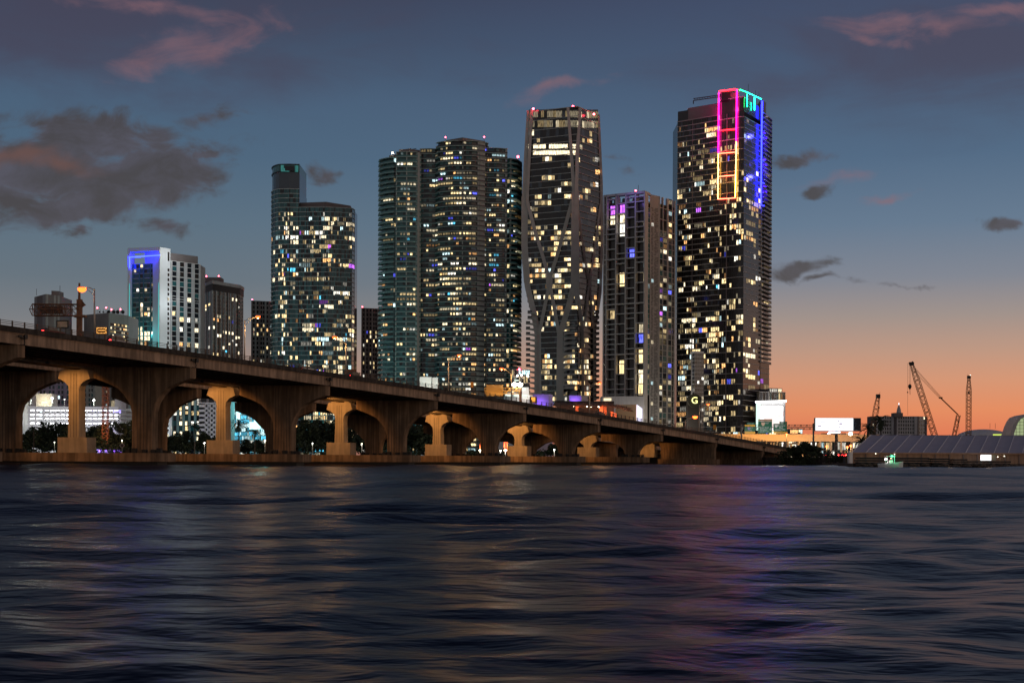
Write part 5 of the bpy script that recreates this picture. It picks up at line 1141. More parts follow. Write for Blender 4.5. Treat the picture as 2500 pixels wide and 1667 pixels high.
mb = MB(); p = W(2365.5, 920, 660); mb.box(p.x - .7, p.x + .7, 659.3, 660.7, p.z - .8, p.z + .6); mb.tube([p, W(2362, 913, 660)], .06, 4); mb.tube([W(2365.5, 955, 659), W(2365.5, 961, 659)], .4, 5); mb.build('boom_head', black, c3)
mb = MB(); mb.lathe(W(2369, 915.5, 659), [(0, -.22), (.22, 0), (0, .22)], 6); mb.build('beacon', emi('pale beacon', (1, .7, .5), 5), c3)
# marquee
mq = thing('marquee', 'long marquee with a grey fabric roof and brown side walls on the shore', 'marquee', (XP(2300, 355), 355, LOW))
Yr, Ye = 372, 352; zrg, zev = ZP(1062, 2300, Yr), ZP(1105, 2300, Ye); rx0, ex0, x1 = XP(2128, Yr), XP(2081, Ye), 260.0
mb = MB(); nb = 20
def roofp(f, t_):  # along f (0 at the hip end), t from eave to ridge
    ex = ex0 + (x1 - ex0) * f; rx = rx0 + (x1 + 4 - rx0) * f; p = Vector((ex + (rx - ex) * t_, Ye + (Yr - Ye) * t_, zev + (zrg - zev) * (t_ ** .93) - .35 * math.sin(math.pi * t_) * .4)); return p
bayx = 3.45; nb = int((x1 - ex0) / bayx)
for i in range(nb):
    for j in range(6):
        f0, f1, t0_, t1_ = i / nb, (i + 1) / nb, j / 6, (j + 1) / 6; sag = lambda P_: P_
        fm = (f0 + f1) / 2; dip = Vector((0, 0, -.10)); a, b_, c_, d = roofp(f0, t0_), roofp(f1, t0_), roofp(f1, t1_), roofp(f0, t1_); m0, m1 = roofp(fm, t0_) + dip, roofp(fm, t1_) + dip
        mb.face([a, m0, m1, d]); mb.face([m0, b_, c_, m1])
R0 = [roofp(0, 1), roofp(1, 1)]
mb.face([R0[0], R0[1], Vector((x1, Yr + 20, zev)), Vector((ex0 * (Yr + 20) / Ye + .5, Yr + 20, zev))]); mb.face([roofp(0, 0), R0[0], Vector((ex0 * (Yr + 20) / Ye + .5, Yr + 20, zev))]); mb.build('roof', tent_m, mq)
for i in range(0, 13):
    mb = MB(); mb.tube([roofp(i / nb, j / 6) + Vector((0, -.05, .06)) for j in range(7)], .10, 5); mb.build('seam', mat('pale seam webbing', (.6, .58, .64), .6, var=0), mq)
mb = MB(); mb.box(ex0 + .3, x1, Ye + .4, Ye + .6, LOW, zev); mb.prism([(ex0, Ye + .4, LOW), (ex0 + .4, Ye + .4, LOW), (ex0 * 390 / 352 + .9, 390, LOW), (ex0 * 390 / 352 + .5, 390, LOW)], (0, 0, zev - LOW)); mb.box(ex0, x1, Ye - .05, Ye + .2, zev - .35, zev); mb.build('side_wall', tentw_m, mq)
for i in range(0, 26, 1):
    mb = MB(); x = ex0 + i * bayx; mb.box(x, x + .22, Ye + .15, Ye + .4, LOW, zev - .1); mb.build('post', brownw, mq)
mb = MB(); mb.box(XP(2073, 350), XP(2081, 350), 349, 351, LOW, zev + .1); mb.build('end_post', whitep, mq)
for px, py in ((2138, 1107), (2184, 1108.5), (2436, 1115), (2452, 1113)):
    mb = MB(); mb.lathe(W(px, py, 351.5), [(0, -.14), (.14, 0), (0, .14)], 6); mb.build('lamp', emi('small marquee lamp', (1, .9, .7), 5), mq)
for i in range(5): point_light('lamp_light', (ex0 + 4 + i * 9, 344, LOW + 2.2), 110, (1, .6, .32), .5, mq)
dj = thing('screen', 'small bright white screen with a grey side panel in front of the marquee', 'screen', (XP(2410, 346), 346, LOW))
mb = MB(); mb.box(XP(2396.5, 346), XP(2421, 346), 346, 346.3, ZP(1123.5, 2410, 346), ZP(1110, 2410, 346)); mb.build('screen_face', emi('white screen face', (1, .97, 1), 2.4, light=True), dj); mb = MB(); mb.box(XP(2421.3, 346), XP(2433, 346), 346, 347.5, ZP(1123.5, 2410, 346), ZP(1110, 2410, 346)); mb.box(XP(2397, 346), XP(2399, 346), 346.4, 346.6, LOW, ZP(1123.5, 2410, 346)); mb.box(XP(2418, 346), XP(2420, 346), 346.4, 346.6, LOW, ZP(1123.5, 2410, 346)); mb.build('side_panel', mat('grey green panel', (.25, .29, .27), .7), dj)
# stacked barge sections along the shore
for i, (a, b_, top) in enumerate(((2094, 2270, 1116.5), (2273, 2318, 1118), (2324, 2362, 1119.5), (2365, 2466, 1124))):
    bg_ = thing('floating_dock', ['longest stack of black dock sections at the left end of the marquee', 'short stack of black dock sections behind the green lit boat and the long stack', 'short stack of black dock sections left of the white screen', 'low stack of black dock sections under the white screen'][i], 'dock', (XP(a, 335), 335, 0), 'black dock sections moored along the shore')
    z1, n = ZP(top, 2280, 335), 4 if i < 3 else 3; z0 = ZP(1139, 2280, 335)
    for j in range(n):
        za = z0 + (z1 - z0) * j / n; mb = MB(); mb.box(XP(a, 335) + .3 * (j % 2), XP(b_, 335) - .2 * (j % 2), 334, 338, za + .10, za + (z1 - z0) / n - .10); mb.box(XP(a, 335), XP(b_, 335), 333.9, 338, za + (z1 - z0) / n - .10, za + (z1 - z0) / n - .03, 1)
        mb.build('dock_section', [black, mat('dock edge', (.16, .15, .15), .7, var=.3)], bg_)
# boulders along the right shore
rng = random.Random(9); bl = MB()
for i in range(420):
    x = rng.uniform(XP(1990, 440) if i % 4 == 0 else XP(2100, 332), 125); Y = (436 - 4 + rng.uniform(-1.5, 3)) if x < XP(2075, 430) and i % 4 == 0 else rng.uniform(331, 337); r = rng.uniform(.3, .9); z = rng.uniform(-.2, .9)
    bl.lathe((x, Y, z - r * .5), [(0, -r * .3), (r * rng.uniform(.7, 1.1), 0), (r * rng.uniform(.6, 1.0), r * .5), (0, r * rng.uniform(.7, 1))], rng.choice((5, 6, 7)))
bl.build('shore_rocks', mat('brown shore rock', (.10, .07, .05), .95, var=.5, scale=2), kind='stuff', label='rough brown rocks along the waterline below the marquee')
# boat
bt = thing('motor_boat', 'small motor boat with a green light and white stern light off the marquee shore', 'boat', (XP(2175, 318), 318, 0)); o = Vector((XP(2175, 318), 318, 0)); mb = MB()
st = [(-2.6, 1.0, .9), (-1.5, 1.15, .95), (.4, 1.1, 1.05), (1.8, .7, 1.2), (2.9, .05, 1.4)]; prev = None
for x, w, hgt in st:
    ring = [o + Vector((x, -w, hgt)), o + Vector((x * .97, -w * .75, .1)), o + Vector((x * .95, 0, -.35)), o + Vector((x * .97, w * .75, .1)), o + Vector((x, w, hgt)), o + Vector((x, 0, hgt - .1))]
    if prev:
        for j in range(6): k = (j + 1) % 6; mb.face([prev[j], prev[k], ring[k], ring[j]])
    else: mb.face(ring)
    prev = ring
mb.build('hull', whitep, bt); mb = MB()
for x in (-.9, .7):
    for y in (-.8, .8): mb.tube([o + Vector((x, y, .9)), o + Vector((x, y * .9, 2.5))], .04, 5)
mb.box(o.x - 1.1, o.x + .9, o.y - .9, o.y + .9, 2.5, 2.6); mb.tube([o + Vector((0, 0, 2.6)), o + Vector((0, 0, 3.1))], .03, 4); mb.build('canopy', whitep, bt)
mb = MB(); mb.box(o.x - .3, o.x + .5, o.y - .5, o.y + .5, .9, 1.7); mb.build('console', greyw2, bt)
for nm, d, c, r, s in (('green_light', (.1, -.95, 2.6), (.05, 1, .35), .14, 22), ('white_light', (-1.2, -.7, 1.9), (1, .95, .85), .2, 16), ('amber_light', (-.1, -1.0, 2.1), (1, .6, .3), .1, 9)):
    mb = MB(); mb.lathe(o + Vector(d), [(0, -r * .6), (r * 1.6, -r * .3), (r * 1.6, r * .3), (0, r * .6)], 8); mb.build(nm, emi('boat ' + nm, c, s, light=True), bt)
point_light('lamp_light', o + Vector((.6, -1.6, 2.2)), 120, (.05, 1, .4), .1, bt); point_light('lamp_light', o + Vector((-1.3, -1.2, 1.2)), 50, (1, .95, .9), .1, bt)

# ------------------------------------------------------------------ gantries and signs on the bridge
def on_bridge(px, py, q):
    a = lv(px, py)[0] / F; Y = (NB[0] - q - UX / UY * NB[1]) / (a - UX / UY); return Y, bp_(NB, (Y - NB[1]) / UY, q, dz=2.13)
Y, base = on_bridge(194, 800, 15.8)
cg = thing('cantilever_gantry', 'rusty cantilever sign gantry seen from behind at the left end of the bridge', 'sign gantry', base)
mb = MB(); mb.obox(base + Vector((-.42, -.35, 0)), (.84, 0, 0), (0, .7, 0), (0, 0, ZP(731, 194, Y) - base.z)); mb.tube([(base.x - .05, Y, ZP(731, 194, Y) - .2), (base.x - .05, Y, ZP(691, 194, Y))], [.24, .16], 6); mb.prism([(base.x + .3, Y - .1, ZP(731, 194, Y)), (base.x + .9, Y - .1, ZP(742, 194, Y)), (base.x + 1.1, Y - .1, ZP(744, 194, Y)), (base.x + .3, Y - .1, ZP(752, 194, Y))], (0, .2, 0)); mb.obox((base.x - .8, Y - .6, ZP(775, 194, Y)), (1.9, 0, 0), (0, 1.2, 0), (0, 0, .4)); mb.build('post', rust, cg)
mb = MB(); zt_, zm, zb2 = ZP(743, 140, Y), ZP(755.5, 140, Y), ZP(771, 140, Y); xa, xb = XP(81, Y), XP(190, Y); xs0 = XP(74, Y)
for z in (zt_, zb2):
    for y in (-.5, .5): mb.tube([(xa, Y + y, z), (xb, Y + y, z)], .09, 5)
mb.tube([(xs0, Y - .5, zm), (xb, Y - .5, zm)], .08, 5)
n = 7
for i in range(n + 1):
    x = xa + (xb - xa) * i / n
    for y in (-.5, .5):
        mb.tube([(x, Y + y, zt_), (x, Y + y, zb2)], .06, 4)
        if i < n: x2 = xa + (xb - xa) * (i + 1) / n; mb.tube([(x, Y + y, zm if i % 2 else zt_), (x2, Y + y, zt_ if i % 2 else zm)], .055, 4); mb.tube([(x, Y + y, zb2 if i % 2 else zm), (x2, Y + y, zm if i % 2 else zb2)], .055, 4)
    mb.tube([(x, Y - .5, zt_), (x, Y + .5, zb2)], .05, 4)
for y in (-.5,): mb.tube([(xa, Y + y, zt_), (xs0, Y + y, zm), (xa, Y + y, zb2)], .08, 4)
mb.build('truss', rust, cg)
mb = MB(); mb.box(xa + 1.0, XP(150, Y), Y + .7, Y + .8, zb2 + .4, zt_ - .2); mb.build('sign_back', mat('dull sign back', (.13, .10, .09), .7, .2, var=.1), cg)
def deck_sign(name, label, cat, px0, px1, py0, py1, q, m, legs=True):
    Y, b_ = on_bridge((px0 + px1) / 2, (py0 + py1) / 2, q); r_ = thing(name, label, cat, b_); mb = MB(); mb.box(XP(px0, Y), XP(px1, Y), Y, Y + .3, ZP(py1, px0, Y), ZP(py0, px0, Y)); pn = mb.build('panel', m, r_)
    if legs:
        mb = MB()
        for f in (.25, .75): x = XP(px0 + (px1 - px0) * f, Y); mb.tube([(x, Y + .35, b_.z - .2), (x, Y + .35, ZP(py0 + 2, px0, Y))], .07, 5)
        mb.build('post', black, r_)
    return r_, Y, pn
r_, Y, pn = deck_sign('portable_sign', 'small pale blank board in a dark frame left of the gantry post', 'sign', 139, 166, 784, 799, 14.5, mat('pale board', (.42, .36, .28), .7, var=.25, scale=1.5))
mb = MB(); x0, x1_, z0, z1 = XP(138, Y), XP(167, Y), ZP(800, 150, Y), ZP(783, 150, Y)
for a in ((x0, x1_, z1 - .1, z1 + .06), (x0, x1_, z0 - .06, z0 + .1), (x0, x0 + .14, z0, z1), (x1_ - .14, x1_, z0, z1)): mb.box(a[0], a[1], Y - .08, Y + .32, a[2], a[3])
mb.build('frame', black, r_)
r_, Y, pn = deck_sign('arrow_board', 'dark flashing arrow board with rows of small orange lamps by the first lamp post', 'arrow board', 234, 261, 799, 814.5, 14.5, mat('dark arrow board', (.05, .025, .012), .7))
dots = [(237 + 3.6 * i, 800.5) for i in range(7)] + [(237 + 3.6 * i, 813) for i in range(7)] + [(241 + 3 * i, 806.5) for i in range(6)] + [(236.5, 804), (236.5, 809), (258.5, 803.5), (258.5, 809.5)]
for x, y in dots: mb = MB(); p = W(x, y, Y - .1); mb.tube([p, p + Vector((0, .09, 0))], .075, 6); mb.build('bulb', emi('orange bulb', (1, .45, .1), 2.2), pn)
deck_sign('message_board', 'brown back of a board beside the lamp in front of the teal glass tower', 'sign', 847, 869.5, 901, 915, 14.8, mat('brown board back', (.16, .08, .05), .8))
deck_sign('warning_sign', 'small orange sign panel in front of the wide balcony tower', 'road sign', 1149.5, 1156.5, 932.5, 946, 15.5, mat('orange sign', (.45, .2, .03), .6))
r_, Y, pn = deck_sign('arrow_board', 'glowing orange board left of the purple lit boxes', 'arrow board', 1294, 1311.5, 968.5, 983, 15, mat('dark arrow board', (.05, .025, .012)))
mb = MB(); mb.box(XP(1298, Y), XP(1307.5, Y), Y - .05, Y - .01, ZP(981, 1300, Y), ZP(969.5, 1300, Y)); mb.build('lit_face', emi('orange lit face', (1, .42, .05), 1.3), pn)
deck_sign('warning_sign', 'tiny yellow sign low in front of the neon tower', 'road sign', 1742.5, 1749.5, 1037, 1049, 15.2, mat('yellow sign', (.6, .3, .03), .6)); 
# yellow lit overhead gantry in the middle
Y = 345; gx = thing('sign_gantry', 'bright yellow lit truss gantry seen from behind with two floodlights on its post', 'sign gantry', (XP(1271, Y), Y, 13))
ylw = mat('yellow lit steel', (.55, .34, .12), .6, var=.1)
mb = MB(); mb.tube([(XP(1271.5, Y), Y, 11.5), (XP(1271.5, Y), Y, ZP(942, 1271, Y))], .36, 8); mb.build('post', rust, gx)
mb = MB(); xa, xb = XP(1184, Y), XP(1270, Y); zT, zM, zB2 = ZP(947, 1220, Y), ZP(954, 1220, Y), ZP(961, 1220, Y)
for z in (zT, zM, zB2):
    for y in (-.5, .5): mb.tube([(xa, Y + y, z), (xb, Y + y, z)], .09, 4)
for i in range(10):
    x, x2 = xa + (xb - xa) * i / 10, xa + (xb - xa) * (i + 1) / 10
    for y in (-.5, .5): mb.tube([(x, Y + y, zT if i % 2 else zB2), (x2, Y + y, zB2 if i % 2 else zT)], .06, 4); mb.tube([(x, Y + y, zT), (x, Y + y, zB2)], .05, 4)
mb.build('truss', ylw, gx); mb = MB(); mb.box(XP(1188, Y), XP(1229, Y), Y + .7, Y + .8, ZP(966, 1200, Y), ZP(939, 1200, Y)); mb.build('sign_back', ylw, gx)
for px in (1256, 1270):
    mb = MB(); mb.lathe(W(px, 939, Y - 1), [(0, -.55), (.55, -.2), (.55, .25), (0, .55)], 8); mb.build('floodlight', fl_e, gx)
for px in (1200, 1240): point_light('lamp_light', (XP(px, Y - 3), Y - 3, zB2 - 1.5), 350, (1, .6, .2), .3, gx)

# ------------------------------------------------------------------ museum, boxes and low blocks in the middle
mu_ = thing('museum_building', 'low museum with orange lit columns under a wide canopy of dark tubes', 'museum', (XP(1450, 620), 620, LAND)); Y = 620; rng = random.Random(12)
mb = MB(); mb.box(XP(1355, Y), XP(1500, Y), Y, Y + 30, ZP(984, 1420, Y), ZP(979, 1420, Y)); mb.build('canopy_roof', black, mu_)
mb = MB()
for i in range(230):
    x = rng.uniform(1352, 1534); lim = 1000 - 4 if x > 1430 else 992; y0 = 980 + max(0, (x - 1480)) * .22 + rng.uniform(0, 3); L_ = rng.uniform(6, 16); y = Y - rng.uniform(0, 3)
    mb.tube([W(x, y0 + rng.uniform(0, 10), y), W(x + L_, y0 + rng.uniform(2, 12), y - 1)], .13, 4)
mb.build('canopy_tubes', mat('canopy tube', (.12, .09, .085), .7), mu_)
orc = emi('orange lit column', (1, .22, .08), .75)
for px, w, y0, y1 in ((1406.5, 8, 984, 1010), (1465.5, 8.5, 984, 1035), (1476, 1.6, 988, 1035), (1480, 1.8, 990, 1035), (1493, 4, 1004, 1035), (1499, 3, 1006, 1035), (1504, 3, 1008, 1035)):
    mb = MB(); mb.box(XP(px, Y), XP(px + w, Y), Y + 1.5, Y + 3, LAND, ZP(y0, px, Y)); mb.build('column', mat('terracotta column', (.42, .16, .09), .7), mu_)
for px in (1411, 1470, 1484, 1500): point_light('lamp_light', (XP(px, Y - 1), Y - 1.5, ZP(1000 if px < 1480 else 1012, px, Y)), 900, (1, .28, .1), .3, mu_)
for px, py in ((1401, 991), (1444, 993), (1461.5, 993), (1433, 992)):
    mb = MB(); mb.lathe(W(px, py, Y - 1), [(0, -.2), (.2, 0), (0, .2)], 6); mb.build('lamp', fl_e, mu_)
mb = MB(); mb.box(XP(1360, Y + 12), XP(1500, Y + 12), Y + 12, Y + 14, LAND, ZP(984, 1400, Y)); mb.build('back_wall', brownw, mu_)
cb = thing('event_building', 'plain cream box building with a tall white screen on its right side', 'building', (XP(1535, 640), 640, LAND)); Y = 640
mb = MB(); mb.prism([(XP(1505, Y), Y + 4, LAND), (XP(1554, Y), Y, LAND), (XP(1567, Y), Y + 14, LAND), (XP(1515, Y), Y + 20, LAND)], (0, 0, ZP(987, 1540, Y) - LAND)); mb.build('wall', creamp, cb)
mb = MB(); a, b_ = P2(1554.5, Y - .3, 1000), P2(1568, Y + 13, 1000); mb.face([a + up * ZP(1035, 1560, Y), b_ + up * ZP(1035, 1560, Y), b_ + up * ZP(997, 1560, Y + 13), a + up * ZP(987.5, 1560, Y)]); s_ = mb.build('screen', emi('violet white screen', (.8, .78, 1), 1.6, light=True), cb)
mb = MB(); d = b_ - a; n_ = outward(a, b_) * .15
for i in range(9):
    for j in range(4):
        if rng.random() < .7: x0 = .1 + j * .2 + rng.uniform(0, .05); z = ZP(993 + i * 4.2 + j * .8, 1560, Y); mb.face([a + d * x0 + n_ + up * z, a + d * (x0 + .12) + n_ + up * z, a + d * (x0 + .12) + n_ + up * (z + .3), a + d * x0 + n_ + up * (z + .3)])
mb.build('screen_image', emi('screen scribble', (.45, .42, .85), .6), s_)
point_light('lamp_light', (XP(1528, 628), 628, 6), 2600, (1, .72, .4), 1, cb)
pm = mat('violet lit box', (.5, .46, .52), .7, var=.05)
for nm, lab, px0, px1, px2, py0, py1 in (('exhibit_box', 'pale box washed with violet light left of the ribbed tower base', 1302, 1341, 1351, 962, 985), ('exhibit_box', 'smaller pale box washed with violet light right of the ribbed tower base', 1391, 1420, 1437, 965, 981)):
    Y = 700; r_ = thing(nm, lab, 'building', (XP(px0, Y), Y, LAND)); mb = MB(); mb.prism([(XP(px0, Y), Y, LAND), (XP(px1, Y), Y, LAND), (XP(px2, Y), Y + 5, LAND), (XP(px2, Y), Y + 12, LAND), (XP(px0, Y), Y + 12, LAND)], (0, 0, ZP(py0, px0, Y) - LAND)); mb.build('wall', pm, r_)
    point_light('lamp_light', (XP((px0 + px1) / 2 - 2, Y), Y - 2.5, ZP(py1 + 1, px0, Y)), 1100, (.25, .1, 1), .4, r_)
sc_ = thing('science_museum', 'cluster of rounded white lit volumes left of the ribbed tower base', 'museum', (XP(1265, 720), 720, LAND)); Y = 720
mb = MB(); mb.box(XP(1212, Y), XP(1283, Y), Y, Y + 20, LAND, ZP(975, 1250, Y)); mb.lathe(((XP(1274, Y)), Y + 9, LAND), [(9 * 1.0, 0), (9, ZP(966, 1274, Y) - LAND), (7.5, ZP(963, 1274, Y) - LAND), (0, ZP(962, 1274, Y) - LAND)], 20)
mb.box(XP(1268, Y), XP(1292, Y), Y + 4, Y + 20, LAND, ZP(944, 1280, Y)); mb.box(XP(1240, Y), XP(1262, Y), Y + 6, Y + 20, LAND, ZP(956, 1250, Y)); mb.build('wall', whitep, sc_)
for i, (a, b_, c_, d) in enumerate(((1234, 1250, 962, 967.5), (1255, 1267, 961, 967.5), (1274, 1288, 963, 968), (1256, 1267, 927, 930), (1274, 1284, 946, 953))):
    mb = MB(); y = Y - .3 if i < 3 else Y + 3.5; mb.box(XP(a, y), XP(b_, y), y, y + .2, ZP(d, a, y), ZP(c_, a, y)); mb.build('window', emi('pale lit band', (.85, 1, .85), 1.1), sc_)
point_light('lamp_light', (XP(1285, Y - 4), Y - 5, ZP(955, 1285, Y)), 2500, (1, .9, .8), .5, sc_)
gb = thing('office_building', 'grey mid rise with white roof lamps between the balcony tower and the ribbed tower', 'building', (XP(1272, 800), 800, LAND))
tower(gb, [P2(1250, 800), P2(1294, 802)], ['gwgggwgggg'], LAND, ZP(902, 1272, 800), 13, [glass_d, glass_b], lambda f, i, b: .3, slab_m=slab_g, slab_t=.5, slab_out=.4, wall_m=greyw, depth=12, many=30)
for px, py in ((1263, 917), (1273, 916), (1289, 919)):
    mb = MB(); mb.lathe(W(px, py, 795), [(0, -.5), (.5, 0), (0, .5)], 6); mb.build('lamp', fl_e, gb)
beacon(gb, 1268, 901, 800, ZP(903, 1268, 800), .6)

# ------------------------------------------------------------------ city seen under the bridge
ga = thing('parking_garage', 'white parking garage with rows of brightly lit openings behind the trees', 'building', (XP(180, 640), 640, LAND)); Y = 640
z1 = ZP(992, 180, Y); mb = MB(); rowsg = [(1000.5, 1006.5), (1011.5, 1017), (1021, 1027), (1032, 1037.5), (1043, 1048)]
colsg = [(74, 85), (90, 103)] + [(109.5 + 13 * i, 120 + 13 * i) for i in range(14)]; wn_ = []
zs_ = [z1] + [z for a, b_ in rowsg for z in (ZP(a, 180, Y), ZP(b_, 180, Y))] + [LAND]
x0, x1_ = XP(68, Y), XP(289, Y)
for i in range(0, len(zs_), 2):
    if i + 1 < len(zs_): mb.box(x0, x1_, Y, Y + .8, zs_[i + 1], zs_[i])
for za, zb3 in zip(zs_[1::2], zs_[2::2]):
    xs = [x0] + [XP(c_, Y) for ab in colsg for c_ in ab] + [x1_]
    for j in range(0, len(xs), 2): mb.box(xs[j], xs[j + 1], Y, Y + .8, zb3, za)
mb.box(x0, x1_, Y + .8, Y + 26, LAND, LAND + .5); mb.box(x0, x1_, Y + 25, Y + 26, LAND, z1)
for za, zb3 in zip(zs_[2::2], zs_[3::2]): mb.box(x0, x1_, Y + .8, Y + 25, (za + zb3) / 2 - .2, (za + zb3) / 2 + .2)
mb.box(x0, x1_, Y + .8, Y + 26, z1 - 1.4, z1 - 1); mb.build('wall', whitep, ga)
lamp_w = emi('white garage lamp', (.95, .97, 1), 14)
for r_i, (a, b_) in enumerate(rowsg[:4]):
    for j, (c0_, c1_) in enumerate(colsg):
        mb = MB(); k = 2 if j < 2 else 0; p = W((c0_ + c1_) / 2, a + 1.4, Y + 3); mb.box(p.x - .7 - k * .15, p.x + .7 + k * .15, p.y - .3, p.y + .3, p.z - .12, p.z + .12 + k * .12); mb.build('lamp', lamp_w, ga)
    for j in range(4): point_light('lamp_light', (XP(92 + 52 * j, Y + 9), Y + 9, ZP(a + 1, 180, Y + 9)), 1200, (.93, .96, 1), .8, ga)
for px, e_, c_ in ((110, 6000, (.9, .95, 1)), (180, 2200, (.9, .95, 1)), (245, 2200, (.8, .8, 1))): point_light('lamp_light', (XP(px, Y - 12), Y - 16, 9), e_, c_, 1, ga)
point_light('lamp_light', (XP(244, Y - 1), Y - 2.5, 5.5), 700, (.25, .05, 1), .3, ga); point_light('lamp_light', (XP(280, Y - 1), Y - 2.5, 5.5), 700, (.25, .05, 1), .3, ga)
for px, py in ((75, 970), (127.5, 972), (157.5, 975), (229, 977)):
    p = W(px, py, Y + 6); L_ = thing('rooftop_lamp', {75: 'leftmost white lamp post on the garage roof', 127.5: 'bright lamp post on the garage roof beside the gabled wall', 157.5: 'dim thin lamp post on the garage roof left of the first pedestal', 229: 'bright lamp post on the garage roof right of the first pedestal'}[px], 'street lamp', (p.x, p.y, z1), 'lamp posts on the garage roof')
    mb = MB(); mb.tube([(p.x, p.y, z1 - 1), (p.x, p.y, p.z)], .1, 5); mb.build('pole', whitep, L_); mb = MB(); r0 = .6 if px != 157.5 else .25; mb.lathe(p, [(0, -r0), (r0, 0), (0, r0)], 8); mb.build('lamp_head', emi('green white lamp', (.92, 1, .85), 12), L_)
    if px != 157.5: point_light('lamp_light', p + Vector((0, -1, 0)), 1500, (.9, 1, .85), .3, L_)
def block(name, label, cat, px0, px1, pyt, Y, spec, nf, gl_, lit, wm, pal=((40, 24, 12, 12, 6, 2, 3, 2), (25, 45, 30)), d=14, sl=None, **kw):
    r_ = thing(name, label, cat, (XP((px0 + px1) / 2, Y), Y, LAND)); tower(r_, [P2(px0, Y, 1000), P2(px1, Y, 1000)], [spec], LAND, ZP(pyt, (px0 + px1) / 2, Y), nf, gl_, lambda f, i, b: lit, slab_m=sl, wall_m=wm, depth=d, pal=pal, many=40, **kw); return r_
random.seed(71)
block('clinic_building', 'lilac grey block with square dark windows behind the left end of the garage', 'building', 60, 170, 915, 700, 'NwNNwNNwNNwNNwN', 16, [glass_d, glass_t, glass_b], .14, mat('lilac wall', (.30, .26, .36), .85, var=.1))
block('office_building', 'greenish grey block with dark windows right of the first pedestal', 'building', 170, 232, 900, 712, 'NwNNwNNwNNw', 18, [glass_d, glass_t], .05, mat('sage grey wall', (.30, .33, .31), .85, var=.1))
block('apartment_building', 'tall grey block dotted with tiny lit openings behind the lattice mast', 'building', 228, 313, 905, 740, 'wNwNwNwwNwNwNww', 26, [glass_n, glass_d], .16, mat('grey dotted wall', (.27, .28, .28), .85, var=.08), pal=((20, 30, 40, 5, 2, 0, 0, 0), (10, 30, 60)))
block('office_building', 'narrow pale wall at the left edge of the first arch', 'building', 53, 69, 930, 660, 'www', 10, [glass_d], 0, whitep)
gbl = thing('gabled_annex', 'plain grey wall with a lit gable on the garage roof', 'building', (XP(109, 655), 655, z1)); mb = MB(); Yg = 655; mb.box(XP(89, Yg), XP(128, Yg), Yg, Yg + 8, z1, ZP(961, 109, Yg)); mb.build('wall', greyw2, gbl)
point_light('lamp_light', (XP(110, Yg), Yg - 4, ZP(982, 110, Yg)), 1600, (1, .85, .5), .4, gbl)
blk = thing('cream_shed', 'small cream box between the lattice mast and the violet column', 'building', (XP(276, 655), 655, z1)); mb = MB(); mb.box(XP(272, Yg), XP(281, Yg), Yg, Yg + 6, LAND, ZP(978, 276, Yg)); mb.build('wall', creamp, blk)
vc = thing('stair_tower', 'violet lit stair tower at the right end of the garage', 'building', (XP(289, 648), 648, LAND)); mb = MB(); mb.box(XP(281, 648), XP(297, 648), 648, 656, LAND, ZP(975, 289, 648)); mb.build('wall', pm, vc); point_light('lamp_light', (XP(291, 644), 643, 8), 5000, (.22, .08, 1), .4, vc); point_light('lamp_light', (XP(288, 644), 643, 22), 1800, (.3, .25, 1), .4, vc)
# orange lattice mast
lm = thing('lattice_mast', 'orange lattice mast standing in front of the garage', 'mast', (XP(258, 600), 600, LAND)); mb = MB(); lattice(mb, (XP(258.5, 600), 600, LAND), (XP(258.5, 600), 600, ZP(925, 258, 600)), 2.2, 2.2, 36, .14); mb.build('mast', mat('orange mast paint', (.42, .14, .06), .7), lm)
point_light('lamp_light', (XP(258, 592), 590, 14), 2500, (1, .5, .25), .5, lm)
# blocks under the second arch
wbk = block('office_building', 'bright white banded block with dark windows at its right side', 'building', 486, 534, 985, 650, 'wwwNwNwN', 11, [glass_d, glass_d], .1, whitep, sl=whitep, slab_t=1.0, slab_out=.25)
point_light('lamp_light', (XP(500, 625), 622, 14), 3500, (.8, .93, 1), 1, wbk)
block('apartment_building', 'grey tower foot with columns of warm windows seen through the second arch', 'building', 420, 488, 940, 880, 'wgwwgwwgwwgwwg', 14, [glass_d, glass_t], .45, greyw2, pal=((44, 40, 14, 2, 3, 0, 0, 0), (70, 25, 5)))
block('office_building', 'pale concrete frame block with dark bays above the white banded block', 'building', 486, 560, 962, 760, 'wgwgwgwg', 6, [glass_d], .1, greyw2, sl=slab_w)

